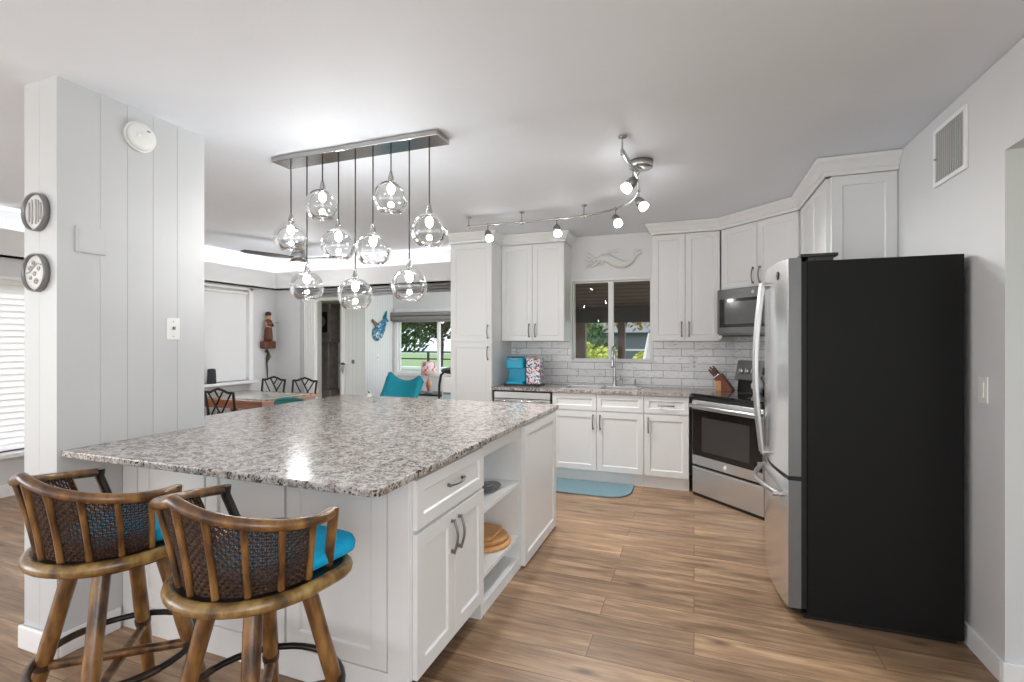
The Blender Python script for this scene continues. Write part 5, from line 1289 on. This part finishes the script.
# butterfly chair
t = thing('butterfly_chair', 'teal canvas butterfly chair in the sunroom', 'chair', (-4.35, 6.55, 0), 0.0)
def surf(u, v):
    # u: -1..1 across, v: 0 front .. 1 back top
    x = u * (0.27 + 0.05 * v); zc = 0.34 + 0.10 * (1 - v) + 0.55 * v ** 1.5 - 0.10 * math.sin(PI * v)
    wing = abs(u) ** 2.2
    return (x, -0.35 + 0.72 * v, zc - 0.16 * (1 - wing) * (0.4 + 0.6 * v) + 0.05 * wing - 0.035 * u + 0.03 - 0.20 * max(0.0, (abs(u) - 0.72) / 0.28) ** 2 * v)
n = 16; vs = [surf(-1 + 2 * i / n, j / n) for j in range(n + 1) for i in range(n + 1)]
fs = [(j * (n + 1) + i, j * (n + 1) + i + 1, (j + 1) * (n + 1) + i + 1, (j + 1) * (n + 1) + i) for j in range(n) for i in range(n)]
b = MB().add(vs, fs, True); b.xform(Matrix.Rotation(0.18, 4, 'Z'))
o = b.build('canvas_sling', M['tealfab'], t); m = o.modifiers.new('thick', 'SOLIDIFY'); m.thickness = 0.008; m.offset = 0
cs = [Matrix.Rotation(0.18, 4, 'Z') @ Vector(surf(u, v)) for u, v in ((-1, 0), (1, 0), (1, 1), (-1, 1))]
MB().tube([cs[0], (0.28, 0.42, 0.012), (-0.28, 0.42, 0.012), cs[1]], 0.007, 8).build('frame', M['ironring'], t)
MB().tube([cs[2], (-0.2, 0.42, 0.03), (0.2, 0.42, 0.03), cs[3]], 0.007, 8).build('frame', M['ironring'], t)
# side table and lamp
t = thing('side_table', 'low black-topped side table under the floral lamp', 'table', (-4.05, 7.30, 0))
MB().box(-0.55, 0.32, -0.25, 0.25, 0.50, 0.53).build('tabletop', M['black'], t, bevel=0.003)
for sx in (-0.52, 0.29):
    for sy in (-0.22, 0.22): MB().box(sx - 0.015, sx + 0.015, sy - 0.015, sy + 0.015, 0, 0.4995).build('leg', M['black'], t)
t = thing('table_lamp', 'table lamp with a floral red and white shade on the side table', 'lamp', (-4.17, 7.25, 0.5305))
MB().lathe([(0.0, 0), (0.08, 0), (0.08, 0.015), (0.02, 0.03), (0.0, 0.03)], (0, 0, 0), 20).build('base', M['silverp'], t)
MB().lathe([(0.018, 0.0305), (0.03, 0.07), (0.045, 0.12), (0.055, 0.17), (0.03, 0.20), (0.014, 0.24), (0.0, 0.26)], (0, 0, 0), 18).build('figure_stem', M['figskin'], t)
MB().tube([(0, 0, 0.255), (0, 0, 0.36)], 0.005, 8).build('rod', M['nickel'], t)
b = MB().lathe([(0.135, 0.30), (0.115, 0.52)], (0, 0, 0), 28); b.f = [f for f in b.f if len(f) == 4]; b.sm = [True] * len(b.f)
o = b.build('lamp_shade', M['lampshade'], t); m = o.modifiers.new('thick', 'SOLIDIFY'); m.thickness = 0.003
# white machine with black frame
t = thing('fitness_machine', 'white machine with black domed top and black curved post', 'appliance', (-3.55, 7.0, 0))
MB().prism(rrect(0.17, 0.16, 0.05), 0.02, 0.84).build('body', M['whitep'], t, bevel=0.02, bseg=3)
MB().tube([(-0.23, -0.10, 0.30), (-0.23, -0.10, 0.70), (-0.20, -0.10, 0.86), (-0.10, -0.10, 0.95)], [0.02, 0.02, 0.02, 0.018], 10).build('side_post', M['black'], t)
MB().tube([(-0.23, -0.10, 0.0), (-0.23, -0.10, 0.30)], 0.022, 10).build('side_post', M['black'], t)
MB().ell((0.0, 0.0, 0.93), 0.24, 0.18, 0.06, 20, 10).build('top_cover', M['black'], t)
MB().lathe([(0.035, 0.0), (0.03, 0.03), (0, 0.03)], (0.06, -0.161, 0.70), 18, axis='y').build('dial', M['greyp'], t)
MB().box(-0.12, 0.12, -0.168, -0.161, 0.565, 0.60).build('grey_band', M['greyp'], t); MB().box(-0.12, 0.12, -0.168, -0.161, 0.10, 0.56).build('front_panel', M['paleblue'], t, bevel=0.003)

# ================================================================ OUTSIDE
struct(MB().box(-70, 60, 8.05, 55, -0.35, -0.15).box(-70, -9.02, -60, 8.05, -0.35, -0.15).box(3.22, 60, -60, 8.05, -0.35, -0.15).box(-9.02, 3.22, -60, -3.52, -0.35, -0.15).build('lawn', M['grass']))
struct(MB().box(-260, 200, 55, 320, -0.8, -0.6).build('lake_water', M['water']))
def tree(name, label, cat, c, r, n, s, mat, trunk=True, group=None, zs=1.0):
    t = thing(name, label, cat, (c[0], c[1], -0.15), 0, group)
    b = MB(); rnd = random.Random(int(abs(c[0] * 31 + c[1] * 17) * 10))
    blobs = [(rnd.uniform(-0.6, 0.6), rnd.uniform(-0.6, 0.6), rnd.uniform(-0.55, 0.6), rnd.uniform(0.35, 0.6)) for _ in range(14)]
    for k in range(n):
        q = rnd.choice(blobs); d = Vector((rnd.gauss(0, 1), rnd.gauss(0, 1), rnd.gauss(0, 1))).normalized() * q[3] * rnd.uniform(0.55, 1.0)
        p = Vector(((q[0] + d.x) * r, (q[1] + d.y) * r, c[2] + 0.15 + (q[2] + d.z) * r * zs))
        if p.z < 0.05: p.z = 0.05 + rnd.random() * 0.1
        a = Vector((rnd.gauss(0, 1), rnd.gauss(0, 1), rnd.gauss(0, 1))).normalized(); e = a.orthogonal().normalized(); g = a.cross(e) * s * 0.5
        e = e * s
        b.add([p - e, p + g, p + e, p - g], [(0, 1, 2, 3)])
    b.build('foliage', mat, t)
    if trunk:
        MB().tube([(0, 0, 0), (0.05 * r, 0, c[2] * 0.5), (-0.05 * r, 0, c[2])], [0.055 * r, 0.045 * r, 0.03 * r], 10).build('trunk', M['bark'], t)
        for s_ in (-1, 1): MB().tube([(0.03 * r, 0, c[2] * 0.6), (s_ * 0.45 * r, 0.1, c[2] + 0.3 * r)], [0.045 * r, 0.015 * r], 8).build('branch', M['bark'], t)
    else:
        for k in range(3): MB().tube([(0, 0, 0), ((k - 1) * 0.3 * r, 0, c[2])], [0.04 * r, 0.015 * r], 6).build('stem', M['bark'], t)
    return t
tree('tree', 'leafy green tree seen in the left half of the garden window', 'tree', (-13.1, 18.5, 3.2), 2.6, 6000, 0.15, M['leaf'], group='garden trees')
tree('tree', 'dark oak tree seen in the right half of the garden window', 'tree', (-8.5, 15.5, 2.9), 2.0, 6000, 0.12, M['leafdk'], group='garden trees')
tree('shrub', 'tall green shrub left of the yellow hedge outside the kitchen window', 'shrub', (-2.7, 11.4, 1.5), 0.95, 2400, 0.07, M['leaf'], False)
tree('hedge', 'yellow-green hedge outside the left half of the kitchen window', 'hedge', (-1.75, 9.2, 0.92), 0.46, 2300, 0.055, M['leafyl'], False, zs=0.9)
tree('hedge', 'yellow-green hedge outside the right half of the kitchen window', 'hedge', (-0.86, 9.0, 0.86), 0.40, 2300, 0.055, M['leafyl'], False, zs=0.85)
tree('tree', 'golden leaved tree outside the right half of the kitchen window', 'tree', (-2.0, 14.4, 2.9), 1.3, 3000, 0.08, M['leafor'])
tree('tree', 'broad green tree behind the shrub outside the kitchen window', 'tree', (-4.2, 21.5, 2.2), 1.6, 3600, 0.13, M['leaf'])
# neighbouring outbuilding
t = thing('garden_shed', 'blue-grey shed far behind the hedge outside the kitchen window', 'shed', (-1.9, 18.0, -0.15))
MB().box(-1.5, 1.5, 0, 2, 0, 1.85).build('wall', M['bluegrey'], t); MB().extr([(-1.7, -0.2, 1.851), (-1.7, 2.2, 1.851), (-1.7, 1.0, 2.5)], (0, 0, 0), (3.4, 0, 0)).build('roof', M['greyp'], t)
MB().box(-1.55, 1.55, -0.03, -0.001, 1.2, 1.26).build('trim_board', M['trimw'], t)
t = thing('garden_umbrella', 'folded white garden umbrella outside at the right of the kitchen window', 'umbrella', (-0.66, 8.1, -0.15))
MB().tube([(0, 0, 0), (0, 0, 1.72)], 0.02, 8).build('pole', M['silverp'], t)
MB().lathe([(0.10, 0.75), (0.15, 0.80), (0.12, 1.2), (0.03, 1.66), (0, 1.70)], (0, 0, 0), 12, smooth=False).build('canopy', M['patio'], t)
MB().lathe([(0.2, 0.0), (0.2, 0.05), (0.03, 0.08)], (0, 0, 0), 20).build('base', M['patio'], t)
# fence and low patio wall beyond the garden window
t = thing('metal_fence', 'black metal railing across the lawn outside the garden window', 'fence', (-10.0, 14.0, -0.15))
for k in range(9): MB().box(-5 + k * 1.15, -4.94 + k * 1.15, -0.025, 0.025, 0, 1.22).build('post', M['fence'], t)
MB().box(-5, 4.25, -0.02, 0.02, 1.17, 1.22).build('rail', M['fence'], t); MB().box(-5, 4.25, -0.02, 0.02, 0.95, 0.99).build('rail', M['fence'], t)
t = thing('patio_wall', 'low pale patio wall with dark panels below the railing', 'wall', (-7.2, 11.2, -0.15))
MB().box(-3.5, 2.5, 0, 0.2, 0, 0.80).build('wall', M['patio'], t); MB().box(-3.55, 2.55, -0.04, 0.24, 0.801, 0.87).build('coping', M['trimw'], t)
for k in range(10): MB().box(-3.4 + k * 0.58, -3.05 + k * 0.58, -0.02, -0.001, 0.35, 0.72).build('panel', M['bluegrey'], t)
# porch awning and posts outside the kitchen window
t = thing('porch_awning', 'brown slatted awning outside the top of the kitchen window', 'awning', (-1.0, YB + 0.18, 0))
MB().extr([(-1.2, 0.0, 2.28), (-1.2, 1.25, 1.86), (-1.2, 1.25, 1.89), (-1.2, 0.0, 2.31)], (0, 0, 0), (2.6, 0, 0)).build('canopy', M['awning'], t)
MB().box(-1.2, 1.4, 1.20, 1.28, 1.655, 1.858).build('front_beam', M['darkbrown'], t)
MB().box(-0.64, -0.43, 1.19, 1.30, -0.32, 1.654).build('post', M['brownpaint'], t, bevel=0.004)
MB().box(0.02, 0.115, 1.19, 1.29, -0.32, 1.654).build('post', M['brownpaint'], t, bevel=0.004)
